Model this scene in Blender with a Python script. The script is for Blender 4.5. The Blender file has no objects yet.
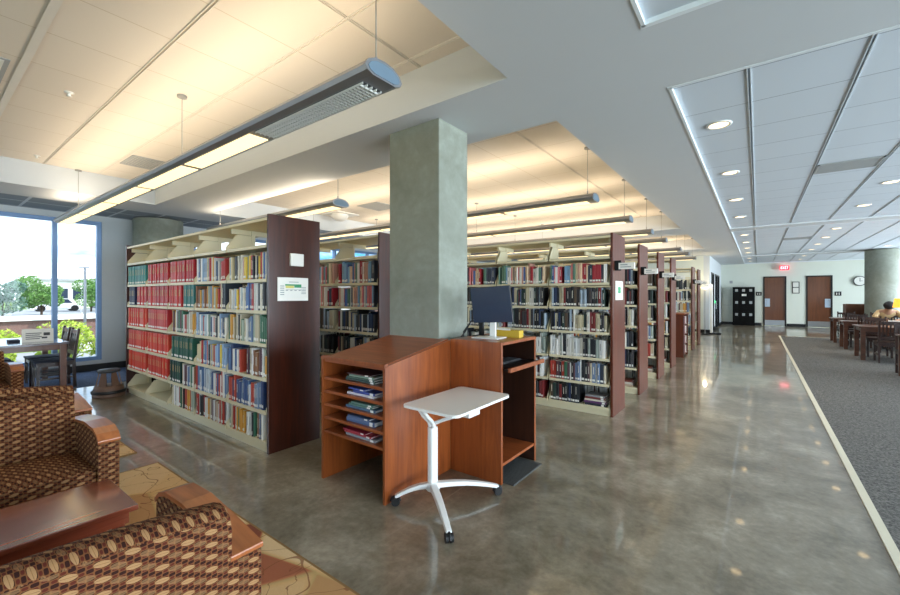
import bpy, math, random
from mathutils import Matrix, Vector
C = bpy.context.scene.collection
PI = math.pi
rnd = random.Random(7)

# ---------------------------------------------------------------- camera, world, sun, exposure
TH = math.atan2(308, 410)
cam = bpy.data.cameras.new('camera'); co = bpy.data.objects.new('camera', cam); C.objects.link(co)
co.location = (0, 0, 1.45); co.rotation_euler = (PI/2, 0, TH)
cam.sensor_width = 36; cam.lens = 36*410/900; cam.shift_y = -2.5/900; cam.clip_end = 400; cam.clip_start = .05
bpy.context.scene.camera = co
vs = bpy.context.scene.view_settings
vs.view_transform = 'Standard'; vs.look = 'None'; vs.gamma = 1; vs.use_curve_mapping = False
vs.exposure = 1.05
SKY = 1.9; PEND_UP = 2.6; PEND_EM = .85; DOWN = 18
cy = bpy.context.scene.cycles
cy.max_bounces = 9; cy.diffuse_bounces = 5; cy.glossy_bounces = 4; cy.transparent_max_bounces = 10
cy.sample_clamp_indirect = 6; cy.caustics_reflective = False; cy.caustics_refractive = False
cy.use_denoising = True

def srgb(r, g, b):
    f = lambda c: (c/255/12.92 if c/255 <= .04045 else ((c/255+.055)/1.055)**2.4)
    return (f(r), f(g), f(b), 1)

class NT:                                     # tiny node-graph helper
    def __init__(s, t): s.t = t; s.n = t.nodes; s.l = t.links
    def new(s, k, **p):
        n = s.n.new(k)
        for a, b in p.items(): setattr(n, a, b)
        return n
    def put(s, sock, v):
        if hasattr(v, 'links') or isinstance(v, bpy.types.NodeSocket): s.l.new(v, sock)
        else: sock.default_value = v
    def m(s, op, a, b=None, c=None, clamp=False):
        n = s.new('ShaderNodeMath', operation=op, use_clamp=clamp); s.put(n.inputs[0], a)
        if b is not None: s.put(n.inputs[1], b)
        if c is not None: s.put(n.inputs[2], c)
        return n.outputs[0]
    def mix(s, f, a, b):
        n = s.new('ShaderNodeMix', data_type='RGBA'); s.put(n.inputs[0], f); s.put(n.inputs[6], a); s.put(n.inputs[7], b)
        return n.outputs[2]
    def noise(s, vec, scale, detail=4, rough=.55, dist=0):
        n = s.new('ShaderNodeTexNoise'); s.l.new(vec, n.inputs['Vector'])
        n.inputs['Scale'].default_value = scale; n.inputs['Detail'].default_value = detail
        n.inputs['Roughness'].default_value = rough; n.inputs['Distortion'].default_value = dist
        return n.outputs['Fac']
    def ramp(s, f, stops):
        n = s.new('ShaderNodeValToRGB'); s.l.new(f, n.inputs[0]); e = n.color_ramp.elements
        while len(e) < len(stops): e.new(.5)
        for q, (p, c) in zip(e, stops): q.position = p; q.color = c
        return n.outputs[0]
    def mapv(s, vec, scale=(1, 1, 1), loc=(0, 0, 0), rot=(0, 0, 0)):
        n = s.new('ShaderNodeMapping'); s.l.new(vec, n.inputs[0])
        n.inputs['Location'].default_value = loc; n.inputs['Rotation'].default_value = rot; n.inputs['Scale'].default_value = scale
        return n.outputs[0]
    def xyz(s, vec):
        n = s.new('ShaderNodeSeparateXYZ'); s.l.new(vec, n.inputs[0]); return n.outputs

def mat(name, col=(.5, .5, .5, 1), rough=.5, metal=0, spec=.5, emit=None, es=0, coat=0):
    m = bpy.data.materials.new(name); m.use_nodes = True
    b = m.node_tree.nodes['Principled BSDF']
    b.inputs['Base Color'].default_value = col; b.inputs['Roughness'].default_value = rough
    b.inputs['Metallic'].default_value = metal; b.inputs['Specular IOR Level'].default_value = spec
    b.inputs['Coat Weight'].default_value = coat; b.inputs['Coat Roughness'].default_value = .12
    if emit: b.inputs['Emission Color'].default_value = emit; b.inputs['Emission Strength'].default_value = es
    g = NT(m.node_tree)
    tc = g.new('ShaderNodeTexCoord')
    return m, b, g, tc
def flat(name, rgb, rough=.5, metal=0, spec=.5, var=.06, coat=0, scale=6):
    """plain surface with a faint procedural variation of its colour"""
    m, b, g, tc = mat(name, srgb(*rgb), rough, metal, spec, coat=coat)
    c = srgb(*rgb); n = g.noise(tc.outputs['Object'], scale, 3)
    col = g.mix(n, [x*(1-var) for x in c[:3]]+[1], [min(1, x*(1+var)) for x in c[:3]]+[1])
    g.l.new(col, b.inputs['Base Color'])
    return m
def glow(name, rgb, s):
    m, b, g, tc = mat(name, srgb(*rgb), .5, emit=srgb(*rgb), es=s); return m
def wood(name, dark, light, axis=2, scale=1.0, rough=.35, coat=.25):
    m, b, g, tc = mat(name, srgb(*light), rough, coat=coat)
    s = [14, 14, 14]; s[axis] = 1.1
    v = g.mapv(tc.outputs['Object'], tuple(q*scale for q in s))
    n = g.noise(v, 1.6, 6, .6, .8); n2 = g.noise(tc.outputs['Object'], 1.7, 2)
    f = g.m('ADD', g.m('MULTIPLY', n, .75), g.m('MULTIPLY', n2, .35))
    g.l.new(g.ramp(f, [(.32, srgb(*dark)), (.75, srgb(*light))]), b.inputs['Base Color'])
    return m

# world: bright thin cloud over pale blue
w = bpy.data.worlds.new('world'); bpy.context.scene.world = w; w.use_nodes = True
g = NT(w.node_tree); bg = w.node_tree.nodes['Background']; tc = g.new('ShaderNodeTexCoord')
v = g.mapv(tc.outputs['Generated'], (1, 1, 4.5))
n = g.noise(v, 2.2, 6, .6, .3)
sky = g.ramp(n, [(.38, srgb(70, 128, 168)), (.60, srgb(236, 243, 248))])
z = g.xyz(tc.outputs['Generated'])[2]
up = g.m('GREATER_THAN', z, -.02)
g.l.new(g.mix(up, srgb(120, 130, 100), sky), bg.inputs[0]); bg.inputs[1].default_value = SKY
sun = bpy.data.lights.new('sun', 'SUN'); sun.energy = 2.3; sun.angle = .01; sun.color = (1, .95, .86)
so = bpy.data.objects.new('sun', sun); C.objects.link(so)
so.rotation_euler = Vector((.62, .40, .80)).to_track_quat('Z', 'Y').to_euler()
def portal(name, loc, rot, sx, sy):
    a = bpy.data.lights.new(name, 'AREA'); a.shape = 'RECTANGLE'; a.size = sx; a.size_y = sy; a.cycles.is_portal = True
    o = bpy.data.objects.new(name, a); C.objects.link(o); o.location = loc; o.rotation_euler = rot
portal('window_portal', (-10.3, -.6, 1.5), (0, -PI/2, 0), 2.8, 6.2)
portal('window_portal', (-10.3, 10, 1.5), (0, -PI/2, 0), 2.8, 12.4)
def window_fill(name, loc, rot, sx, sy, L, col):  # fill lamp added at an unseen window opening
    a = bpy.data.lights.new(name, 'AREA'); a.shape = 'RECTANGLE'; a.size = sx; a.size_y = sy; a.energy = L*PI*sx*sy; a.color = col
    o = bpy.data.objects.new(name, a); C.objects.link(o); o.location = loc; o.rotation_euler = rot
window_fill('fill_back_windows', (-1.5, -4.9, 1.55), (-PI/2-.45, PI, 0), 16.4, 2.6, 7.4, (1, .95, .88))  # warm fill added at the unseen back windows
window_fill('fill_right_windows', (7.6, 9.7, 1.4), (PI/2+.45, 0, PI/2), 27, 2.6, 7.6, (.82, .92, 1))  # cool fill added at the unseen right windows, tilted up

# ---------------------------------------------------------------- mesh builder
class MB:
    def __init__(s, M=None): s.v = []; s.f = []; s.mi = []; s.sm = []; s.M = M
    def add(s, vs, fs, m=0, smooth=False):
        o = len(s.v)
        for p in vs:
            p = Vector(p)
            if s.M is not None: p = s.M @ p
            s.v.append(tuple(p))
        for f in fs: s.f.append(tuple(i+o for i in f)); s.mi.append(m); s.sm.append(smooth)
        return s
    def box(s, x0, x1, y0, y1, z0, z1, m=0, M=None):
        if x0 > x1: x0, x1 = x1, x0
        if y0 > y1: y0, y1 = y1, y0
        if z0 > z1: z0, z1 = z1, z0
        p = [(x0,y0,z0),(x1,y0,z0),(x1,y1,z0),(x0,y1,z0),(x0,y0,z1),(x1,y0,z1),(x1,y1,z1),(x0,y1,z1)]
        if M is not None: p = [M @ Vector(q) for q in p]
        return s.add(p, [(0,3,2,1),(4,5,6,7),(0,1,5,4),(1,2,6,5),(2,3,7,6),(3,0,4,7)], m)
    def cyl(s, a, b, r0, r1=None, n=16, m=0, smooth=True):
        r1 = r0 if r1 is None else r1
        a = Vector(a); b = Vector(b); d = (b-a).normalized()
        u = d.orthogonal().normalized(); w = d.cross(u)
        vs = []
        for c, r in ((a, r0), (b, r1)):
            for k in range(n):
                t = 2*PI*k/n; vs.append(c + u*math.cos(t)*r + w*math.sin(t)*r)
        s.add(vs, [(k, (k+1) % n, n+(k+1) % n, n+k) for k in range(n)], m, smooth)
        s.add(vs, [tuple(range(n))[::-1], tuple(range(n, 2*n))], m)
        return s
    def tube(s, pts, r, n=8, m=0):
        pts = [Vector(p) for p in pts]; rings = []
        up = Vector((0, 0, 1))
        for i, p in enumerate(pts):
            d = (pts[min(i+1, len(pts)-1)] - pts[max(i-1, 0)]).normalized()
            u = d.cross(up)
            u = u.normalized() if u.length > .01 else d.orthogonal().normalized()
            w = d.cross(u); rr = r[i] if isinstance(r, (list, tuple)) else r
            rings.append([p + u*math.cos(2*PI*k/n)*rr + w*math.sin(2*PI*k/n)*rr for k in range(n)])
        vs = [q for R in rings for q in R]
        fs = [(i*n+k, i*n+(k+1) % n, (i+1)*n+(k+1) % n, (i+1)*n+k) for i in range(len(pts)-1) for k in range(n)]
        s.add(vs, fs, m, True); L = (len(pts)-1)*n
        s.add(vs, [tuple(range(n))[::-1], tuple(range(L, L+n))], m)
        return s
    def lathe(s, prof, c=(0, 0, 0), n=28, m=0, smooth=True):
        vs = []
        for r, z in prof:
            for k in range(n): vs.append((c[0]+r*math.cos(2*PI*k/n), c[1]+r*math.sin(2*PI*k/n), c[2]+z))
        fs = [(i*n+k, i*n+(k+1) % n, (i+1)*n+(k+1) % n, (i+1)*n+k) for i in range(len(prof)-1) for k in range(n)]
        return s.add(vs, fs, m, smooth)
    def prism(s, poly, h0, h1, axis='z', m=0, smooth=False):
        """poly: 2-D outline; extruded along axis. x: poly=(y,z); y: poly=(x,z); z: poly=(x,y)"""
        def P(p, h): return {'x': (h, p[0], p[1]), 'y': (p[0], h, p[1]), 'z': (p[0], p[1], h)}[axis]
        n = len(poly); vs = [P(p, h0) for p in poly] + [P(p, h1) for p in poly]
        s.add(vs, [(k, (k+1) % n, n+(k+1) % n, n+k) for k in range(n)], m, smooth)
        s.add(vs, [tuple(range(n))[::-1], tuple(range(n, 2*n))], m)
        return s
    def build(s, name, mats, parent=None, loc=(0, 0, 0), bevel=0, label=None, seg=2):
        me = bpy.data.meshes.new(name); me.from_pydata(s.v, [], s.f)
        if not isinstance(mats, (list, tuple)): mats = [mats]
        for q in mats: me.materials.append(q)
        me.polygons.foreach_set('material_index', s.mi); me.polygons.foreach_set('use_smooth', s.sm)
        uv = me.uv_layers.new(name='UVMap').data
        for p in me.polygons:
            nx, ny, nz = (abs(q) for q in p.normal)
            for li in p.loop_indices:
                x, y, z = me.vertices[me.loops[li].vertex_index].co
                uv[li].uv = (x, y) if nz > nx and nz > ny else ((y, z) if nx > ny else (x, z))
        me.update()
        o = bpy.data.objects.new(name, me); C.objects.link(o); o.location = loc
        if parent: o.parent = parent
        if bevel:
            b = o.modifiers.new('bevel', 'BEVEL'); b.width = bevel; b.segments = seg; b.limit_method = 'ANGLE'; b.angle_limit = .6
            b.harden_normals = False
        if label: o['label'] = label
        return o
def Q(*a): return MB().box(*a)
def thing(name, label, cat, loc=(0, 0, 0), rz=0, group=None):
    o = bpy.data.objects.new(name, None); C.objects.link(o); o.location = loc; o.rotation_euler = (0, 0, rz)
    o.empty_display_size = .1
    return tag(o, label, cat, group)
def tag(o, label, cat, group=None, kind=None):
    o['label'] = label; o['category'] = cat
    if group: o['group'] = group
    if kind: o['kind'] = kind
    return o
def struct(o, cat='room', label=None):
    o['kind'] = 'structure'
    if label: o['label'] = label
    return o
def dup(root, loc, rz=None, label=None, group=None):
    r = root.copy(); C.objects.link(r); r.location = loc
    if rz is not None: r.rotation_euler = (0, 0, rz)
    if label: r['label'] = label
    if group: r['group'] = group
    for ch in KIDS(root):
        c = ch.copy(); C.objects.link(c); c.parent = r
        for gch in KIDS(ch):
            d = gch.copy(); C.objects.link(d); d.parent = c
    return r
def KIDS(o): return [q for q in list(o.children)]

# ---------------------------------------------------------------- materials
M = {}
M['wall'] = flat('wall_paint', (226, 230, 218), .75, var=.02)
M['wallblue'] = flat('wall_paint_cool', (206, 212, 216), .75, var=.02)
M['gyp'] = flat('ceiling_paint', (205, 209, 212), .8, var=.015)
M['black'] = flat('black_trim', (22, 22, 24), .45)
M['blackmetal'] = flat('black_metal', (18, 18, 20), .35, metal=.3)
M['cream'] = flat('cream_enamel', (222, 212, 178), .4, var=.03)
M['endwood'] = wood('dark_cherry_wood', (38, 14, 6), (78, 32, 16), 2)
M['aisle_wood'] = wood('aisle_cherry_wood', (72, 30, 14), (106, 48, 26), 2)
M['wood'] = wood('cherry_veneer', (108, 48, 17), (162, 86, 38), 2)
M['woodx'] = wood('cherry_veneer_flat', (112, 52, 20), (168, 90, 46), 0)
M['tablewood'] = wood('coffee_table_cherry', (112, 50, 34), (150, 74, 50), 1, rough=.2, coat=1)
M['armwood'] = wood('arm_cherry', (134, 70, 32), (186, 108, 58), 0, rough=.3)
M['darkwood'] = wood('walnut_and_inner_shade', (30, 17, 12), (58, 33, 22), 2)  # chair wood; also stands for the shade inside kiosk and cabinet
M['doorwood'] = wood('door_cherry', (88, 48, 24), (116, 68, 38), 2, scale=.5)
M['readwood'] = wood('reading_table_wood', (62, 34, 20), (104, 62, 38), 0)
M['white'] = flat('white_laminate', (235, 233, 226), .35, var=.01)
M['whitemetal'] = flat('white_metal', (228, 228, 224), .3, var=.01)
M['alu'] = flat('aluminium', (150, 152, 156), .38, metal=.7, var=.03)
M['winframe'] = flat('window_aluminium', (120, 150, 190), .4, metal=.3, var=.02)
M['steel'] = flat('brushed_steel', (176, 178, 178), .3, metal=.8)
M['paper'] = flat('paper', (236, 234, 226), .7, var=.02)
M['grey'] = flat('grey_plastic', (150, 150, 146), .5)
M['dgrey'] = flat('dark_grey', (62, 64, 66), .55)
M['mat'] = flat('rubber_mat', (74, 75, 73), .85, var=.3, scale=60)
M['screen'] = flat('dark_screen', (44, 56, 78), .25, var=.02)
M['yellow'] = flat('mustard_card', (196, 160, 40), .6)
M['rubber'] = flat('black_rubber', (16, 16, 17), .5)
M['vent'] = flat('vent_grey', (168, 170, 170), .6, var=.05)
M['greentxt'] = flat('green_print', (60, 150, 100), .6)
M['yelltxt'] = flat('yellow_print', (214, 204, 110), .6)
M['greyt'] = flat('grey_print', (150, 156, 156), .6)
M['navy'] = flat('navy_seat', (30, 36, 56), .7)
M['stoolbrown'] = flat('stool_brown', (112, 86, 70), .5)
M['lens'] = glow('warm_lens', (255, 226, 170), PEND_EM)
M['downlens'] = glow('downlight_lens', (255, 222, 170), 2.6)
M['lampshade'] = glow('amber_lampshade', (255, 176, 60), .7)
M['torch'] = glow('torch_bowl', (255, 226, 180), 1.1)
M['exit'] = glow('exit_face', (255, 40, 70), .6)
M['exitw'] = glow('exit_letters', (255, 190, 200), 1.6)
M['greenled'] = glow('green_indicator', (20, 220, 120), 1.2)

def tile_mat(name, ox, oy, rgb, line, wide_x=False, lw=.004):
    m, b, g, tc = mat(name, srgb(*rgb), .85, spec=.2)
    x, y, z_ = g.xyz(tc.outputs['Object'])
    def dist(c, o):
        t = g.m('FRACT', g.m('DIVIDE', g.m('SUBTRACT', c, o-60), .6))
        return g.m('MULTIPLY', g.m('MINIMUM', t, g.m('SUBTRACT', 1, t)), .6)
    a = g.m('LESS_THAN', dist(x, ox), .009 if wide_x else lw)
    c = g.m('LESS_THAN', dist(y, oy), lw)
    f = g.m('MAXIMUM', a, c)
    n = g.noise(tc.outputs['Object'], 130, 2)
    # every tile a shade of its own
    cell = g.new('ShaderNodeTexWhiteNoise', noise_dimensions='2D')
    cmb = g.new('ShaderNodeCombineXYZ')
    g.l.new(g.m('FLOOR', g.m('DIVIDE', g.m('SUBTRACT', x, ox-60), .6)), cmb.inputs[0])
    g.l.new(g.m('FLOOR', g.m('DIVIDE', g.m('SUBTRACT', y, oy-60), .6)), cmb.inputs[1])
    g.l.new(cmb.outputs[0], cell.inputs['Vector'])
    base = srgb(*rgb)
    k = g.m('ADD', g.m('MULTIPLY', cell.outputs['Value'], .6), g.m('MULTIPLY', n, .4))
    col = g.mix(k, [q*.955 for q in base[:3]]+[1], base)
    g.l.new(g.mix(f, col, srgb(*line)), b.inputs['Base Color'])
    return m
M['tile_left'] = tile_mat('ceiling_tile', -2.18, .57, (230, 222, 210), (204, 192, 172))
M['tile_right'] = tile_mat('ceiling_tile_fine', -.05, 3.42, (214, 222, 230), (132, 142, 152), True, .0035)
M['tile_win_shaded'] = tile_mat('ceiling_tile_window_shaded', -9.5, 1.18, (150, 158, 166), (210, 216, 222), False, .02)  # tile greyed, shade over the window strip put into its colour

# polished concrete
m, b, g, tc = mat('polished_concrete', rough=.3, spec=.4); M['floor'] = m
ob = tc.outputs['Object']
n1 = g.noise(ob, .55, 6, .62, .6); n2 = g.noise(ob, 2.3, 12, .72, .35); n3 = g.noise(ob, 26, 5, .6)
f = g.m('ADD', g.m('MULTIPLY', n1, .42), g.m('ADD', g.m('MULTIPLY', n2, .46), g.m('MULTIPLY', n3, .12)))
col = g.ramp(f, [(.37, srgb(78, 71, 54)), (.46, srgb(116, 108, 90)), (.53, srgb(142, 134, 116)), (.63, srgb(182, 174, 156))])
x, y, z_ = g.xyz(ob)
def joint(c, o, step, w_):
    t = g.m('FRACT', g.m('DIVIDE', g.m('SUBTRACT', c, o-step*50), step))
    return g.m('LESS_THAN', g.m('MULTIPLY', g.m('MINIMUM', t, g.m('SUBTRACT', 1, t)), step), w_)
jt = g.m('MULTIPLY', g.m('MAXIMUM', joint(x, -1.78, 4.8, .006), joint(y, 8.3, 7.5, .006)), .45)
g.l.new(g.mix(jt, col, srgb(150, 146, 130)), b.inputs['Base Color'])
g.l.new(g.m('ADD', .22, g.m('MULTIPLY', n2, .2)), b.inputs['Roughness'])
b.inputs['Coat Weight'].default_value = .75; b.inputs['Coat Roughness'].default_value = .045; b.inputs['Coat IOR'].default_value = 1.55

def carpet(name, a, c):
    m, b, g, tc = mat(name, rough=.95, spec=.1)
    n = g.noise(tc.outputs['Object'], 55, 3, .7); n2 = g.noise(tc.outputs['Object'], 240, 2)
    f = g.m('ADD', g.m('MULTIPLY', n, .7), g.m('MULTIPLY', n2, .3))
    g.l.new(g.ramp(f, [(.36, srgb(*a)), (.62, srgb(*c))]), b.inputs['Base Color'])
    return m
M['carpet'] = carpet('grey_carpet', (60, 60, 58), (130, 128, 124))
M['carpetblue'] = carpet('blue_grey_carpet', (66, 80, 106), (104, 120, 148))

# concrete columns
m, b, g, tc = mat('cast_concrete', rough=.6, spec=.3); M['conc'] = m
n1 = g.noise(tc.outputs['Object'], 1.8, 8, .65, .7); n2 = g.noise(tc.outputs['Object'], 14, 5, .6)
f = g.m('ADD', g.m('MULTIPLY', n1, .75), g.m('MULTIPLY', n2, .25))
g.l.new(g.ramp(f, [(.30, srgb(122, 125, 112)), (.52, srgb(140, 144, 132)), (.72, srgb(160, 165, 154))]), b.inputs['Base Color'])
m2 = m.copy(); m2.name = 'grey_concrete'; M['concgrey'] = m2

# woven upholstery: staggered leaf ovals over a maroon and brown check
def fabric(name, ground, dark, leaf):
    m, b, g, tc = mat(name, rough=.9, spec=.15)
    x, y, z_ = g.xyz(tc.outputs['UV'])
    a = g.m('DIVIDE', x, .066); c = g.m('DIVIDE', y, .038)
    def oval(off):
        p = g.m('SUBTRACT', g.m('FRACT', g.m('ADD', a, 50+off)), .5); q = g.m('SUBTRACT', g.m('FRACT', g.m('ADD', c, 50+off)), .5)
        q = g.m('ADD', q, g.m('MULTIPLY', p, -.25))
        d = g.m('ADD', g.m('POWER', g.m('MULTIPLY', g.m('ABSOLUTE', p), 3.7), 2), g.m('POWER', g.m('MULTIPLY', g.m('ABSOLUTE', q), 5.2), 2))
        vein = g.m('LESS_THAN', g.m('ABSOLUTE', q), .02)
        return g.m('SUBTRACT', g.m('LESS_THAN', d, 1), g.m('MULTIPLY', vein, .45), clamp=True)
    ov = oval(0); ov2 = g.m('MULTIPLY', oval(.5), .42)
    chk = g.m('MULTIPLY', g.m('SINE', g.m('MULTIPLY', a, 4*PI)), g.m('SINE', g.m('MULTIPLY', c, 4*PI)))
    s1 = g.m('GREATER_THAN', chk, .12); s2 = g.m('LESS_THAN', chk, -.45)
    col = g.mix(s1, srgb(*ground), srgb(*dark)); col = g.mix(s2, col, srgb(92, 38, 28))
    col = g.mix(g.m('MAXIMUM', ov, ov2), col, srgb(*leaf))
    th = g.noise(tc.outputs['Object'], 420, 2)
    col = g.mix(g.m('MULTIPLY', th, .35), col, srgb(60, 40, 28))
    g.l.new(col, b.inputs['Base Color'])
    return m
M['fab'] = fabric('woven_leaf_upholstery', (122, 76, 44), (48, 23, 20), (178, 136, 92))

# rug
m, b, g, tc = mat('patterned_rug', rough=.95, spec=.1); M['rug'] = m
ob = g.mapv(tc.outputs['Object'], (1, 1, 1), (0, 0, 0), (0, 0, .5))
vo = g.new('ShaderNodeTexVoronoi', feature='SMOOTH_F1'); g.l.new(ob, vo.inputs['Vector']); vo.inputs['Scale'].default_value = 2.1; vo.inputs['Smoothness'].default_value = .15
hue = g.xyz(vo.outputs['Color'])[0]
base = g.ramp(hue, [(0, srgb(240, 214, 170)), (.50, srgb(230, 190, 134)), (.68, srgb(206, 176, 120)), (.82, srgb(196, 116, 84)), (.93, srgb(112, 46, 54))])
nz = g.noise(ob, 3.2, 3, .5, .6)
ln = g.m('LESS_THAN', g.m('ABSOLUTE', g.m('SUBTRACT', nz, .5)), .005)
nb = g.noise(ob, 1.4, 2, .5); ln2 = g.m('LESS_THAN', g.m('ABSOLUTE', g.m('SUBTRACT', nb, .52)), .004)
col = g.mix(g.m('MULTIPLY', g.m('MAXIMUM', ln, ln2), .75), base, srgb(132, 74, 56))
pile = g.noise(tc.outputs['Object'], 160, 3)
g.l.new(g.mix(g.m('MULTIPLY', pile, .4), col, srgb(178, 138, 90)), b.inputs['Base Color'])

# window glass: clear with a mirror sheen
m = bpy.data.materials.new('window_glass'); m.use_nodes = True; g = NT(m.node_tree); M['glass'] = m
out = m.node_tree.nodes['Material Output']; m.node_tree.nodes.remove(m.node_tree.nodes['Principled BSDF'])
tr = g.new('ShaderNodeBsdfTransparent'); tr.inputs[0].default_value = (.93, .97, 1, 1); gl = g.new('ShaderNodeBsdfGlossy'); gl.inputs['Roughness'].default_value = .02
fr = g.new('ShaderNodeFresnel'); fr.inputs[0].default_value = 1.3
mx = g.new('ShaderNodeMixShader'); g.l.new(fr.outputs[0], mx.inputs[0]); g.l.new(tr.outputs[0], mx.inputs[1]); g.l.new(gl.outputs[0], mx.inputs[2]); g.l.new(mx.outputs[0], out.inputs[0])

# outdoors
M['grass'] = carpet('lawn', (70, 104, 34), (150, 182, 70))
M['leaf_y'] = flat('leaf_yellow_green', (176, 196, 70), .6, var=.25, scale=5)
M['leaf_g'] = flat('leaf_green', (104, 146, 70), .6, var=.25, scale=5)
M['leaf_d'] = flat('leaf_blue_green', (88, 124, 104), .6, var=.25, scale=2)
M['bark'] = flat('bark', (82, 66, 52), .9)
M['asphalt'] = flat('asphalt', (150, 150, 152), .9)
m, b, g, tc = mat('brick_parapet', rough=.9); M['brick'] = m
bk = g.new('ShaderNodeTexBrick'); g.l.new(g.mapv(tc.outputs['UV'], (4, 4, 4)), bk.inputs['Vector'])
bk.inputs['Color1'].default_value = srgb(128, 84, 74); bk.inputs['Color2'].default_value = srgb(108, 70, 62); bk.inputs['Mortar'].default_value = srgb(170, 160, 150)
g.l.new(bk.outputs['Color'], b.inputs['Base Color'])

# ---------------------------------------------------------------- room shell
XL, XR, YB, YF = -10.15, 7.0, -4.5, 24.5
LOW, HI, TRAY = 2.95, 3.29, 2.975
struct(Q(-8.5, .585, YB, YF, -.1, 0).add([], []).build('floor', M['floor']))
struct(Q(.585, XR, 18.62, YF, -.1, 0).build('floor', M['floor']))
struct(Q(.635, XR, YB, 18.58, -.1, .006).build('floor', M['carpet']))
struct(Q(XL-.3, -8.5, YB, YF, -.1, .006).build('floor', M['carpetblue']))
strip = MB(); strip.box(.585, .635, YB, 18.62, -.1, .010); strip.box(.635, XR, 18.58, 18.62, -.1, .010)
struct(strip.build('trim_1', flat('cream_edge_strip', (214, 208, 186), .6)))

xs = [XL-.2, -8.9, -8.01, -1.385, -.51, XR]
ys = [YB, 2.48, 2.505, 3.33, 3.37, 10.5, 11.27, 11.65, 11.75, 15.6, 19.6, 20.05, 24.35, YF]
def cell(i, j):
    x = (xs[i]+xs[i+1])/2; y = (ys[j]+ys[j+1])/2
    if x < -8.9: return ('w', LOW+.02)
    if x < -8.01: return ('g', LOW)
    if x < -1.385:
        return ('l', HI) if (y < 2.505 or 3.37 < y < 10.5 or 11.65 < y < 15.6) else ('g', LOW)
    if x < -.51: return ('g', LOW)
    return ('r', TRAY) if (y < 2.48 or 3.33 < y < 11.27 or 11.75 < y < 19.6 or 20.05 < y < 24.35) else ('g', LOW)
cm = {'w': MB(), 'g': MB(), 'l': MB(), 'r': MB()}
for i in range(len(xs)-1):
    for j in range(len(ys)-1):
        k, h = cell(i, j)
        cm[k].add([(xs[i],ys[j],h),(xs[i],ys[j+1],h),(xs[i+1],ys[j+1],h),(xs[i+1],ys[j],h)], [(0,1,2,3)])
        if i < len(xs)-2:
            h2 = cell(i+1, j)[1]
            if h2 != h: cm['g'].add([(xs[i+1],ys[j],h),(xs[i+1],ys[j+1],h),(xs[i+1],ys[j+1],h2),(xs[i+1],ys[j],h2)], [(0,1,2,3)])
        if j < len(ys)-2:
            h2 = cell(i, j+1)[1]
            if h2 != h: cm['g'].add([(xs[i],ys[j+1],h),(xs[i+1],ys[j+1],h),(xs[i+1],ys[j+1],h2),(xs[i],ys[j+1],h2)], [(0,1,2,3)])
M['riser'] = M['gyp']
struct(cm['g'].build('ceiling', M['gyp'])); struct(cm['l'].build('ceiling', M['tile_left']))
struct(cm['r'].build('ceiling', M['tile_right'])); struct(cm['w'].build('ceiling', M['tile_win_shaded']))
struct(Q(XL-.2, XR+.1, YB-.1, YF+.1, 3.32, 3.5).build('ceiling', M['gyp']))
# white edge trims and slot bars of the right-hand trays
tr = MB()
for y0, y1 in ((YB, 2.48), (3.33, 11.27), (11.75, 19.6), (20.05, 24.35)):
    tr.box(-.520, -.500, y0, y1, LOW-.004, TRAY)
    if y0 > 0: tr.box(-.525, XR, y0-.015, y0+.015, LOW-.004, TRAY)
    tr.box(-.525, XR, y1-.015, y1+.015, LOW-.004, TRAY)
struct(tr.build('trim_2', flat('white_ceiling_trim', (232, 238, 242), .5, var=.01)))
tr = MB()
for k in range(1, 12):
    X = -.05 + .6*(k-1)
    for y0, y1 in ((YB, 2.48), (3.33, 11.27), (11.75, 19.6), (20.05, 24.35)):
        tr.box(X-.012, X-.006, y0, y1, TRAY-.006, TRAY); tr.box(X+.006, X+.012, y0, y1, TRAY-.006, TRAY)
struct(tr.build('trim_3', flat('slot_bar_white', (214, 222, 228), .5)))
tr = MB()
for Y in (.57, 1.17, 1.77, 2.37, -.03, -.63):
    tr.box(-8.0, -1.39, Y-.012, Y-.007, HI-.008, HI); tr.box(-8.0, -1.39, Y+.007, Y+.012, HI-.008, HI)
for X in (-2.18,):
    for y0, y1 in ((YB, 2.5), (3.38, 10.49)):
        tr.box(X-.012, X-.007, y0, y1, HI-.008, HI); tr.box(X+.007, X+.012, y0, y1, HI-.008, HI)
tr.box(-8.0, -1.39, .545, .595, HI-.01, HI-.008)
struct(tr.build('trim_4', flat('slot_bar_cream', (226, 222, 214), .5)))

# walls
def wall_with_holes(name, axis, pos, a0, a1, z1, holes, thick, m):
    """vertical wall; holes=(h0,h1,z0,z1) along the free axis"""
    mb = MB(); lo, hi = min(pos, pos+thick), max(pos, pos+thick)
    def add(h0, h1, zz0, zz1):
        if h1-h0 < 1e-4 or zz1-zz0 < 1e-4: return
        if axis == 'x': mb.box(lo, hi, h0, h1, zz0, zz1)
        else: mb.box(h0, h1, lo, hi, zz0, zz1)
    cur = a0
    for h0, h1, q0, q1 in sorted(holes):
        add(cur, h0, 0, z1); add(h0, h1, 0, q0); add(h0, h1, q1, z1); cur = h1
    add(cur, a1, 0, z1)
    return struct(mb.build(name, m))
wall_with_holes('wall_left', 'x', XL, YB-.2, YF, 3.32, [(-3.7, 2.30, .2, 2.86), (3.9, 16.2, .2, 2.86)], -.2, M['wallblue'])
wall_with_holes('wall_back', 'y', YB, XL, XR, 3.32, [(-9.8, 6.7, .25, 2.86)], -.2, M['wall'])
wall_with_holes('wall_right', 'x', XR, YB-.2, YF, 3.32, [(-3.8, 23.6, .25, 2.86)], .2, M['wall'])
wall_with_holes('wall_front', 'y', YF, XL-.2, XR+.2, 3.32, [(.2, 1.05, 0, 2.32), (1.74, 2.62, 0, 2.32)], .2, M['wall'])
wall_with_holes('wall_inner', 'y', 18.4, XL, -1.67, 3.32, [], .2, M['wall'])
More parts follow.
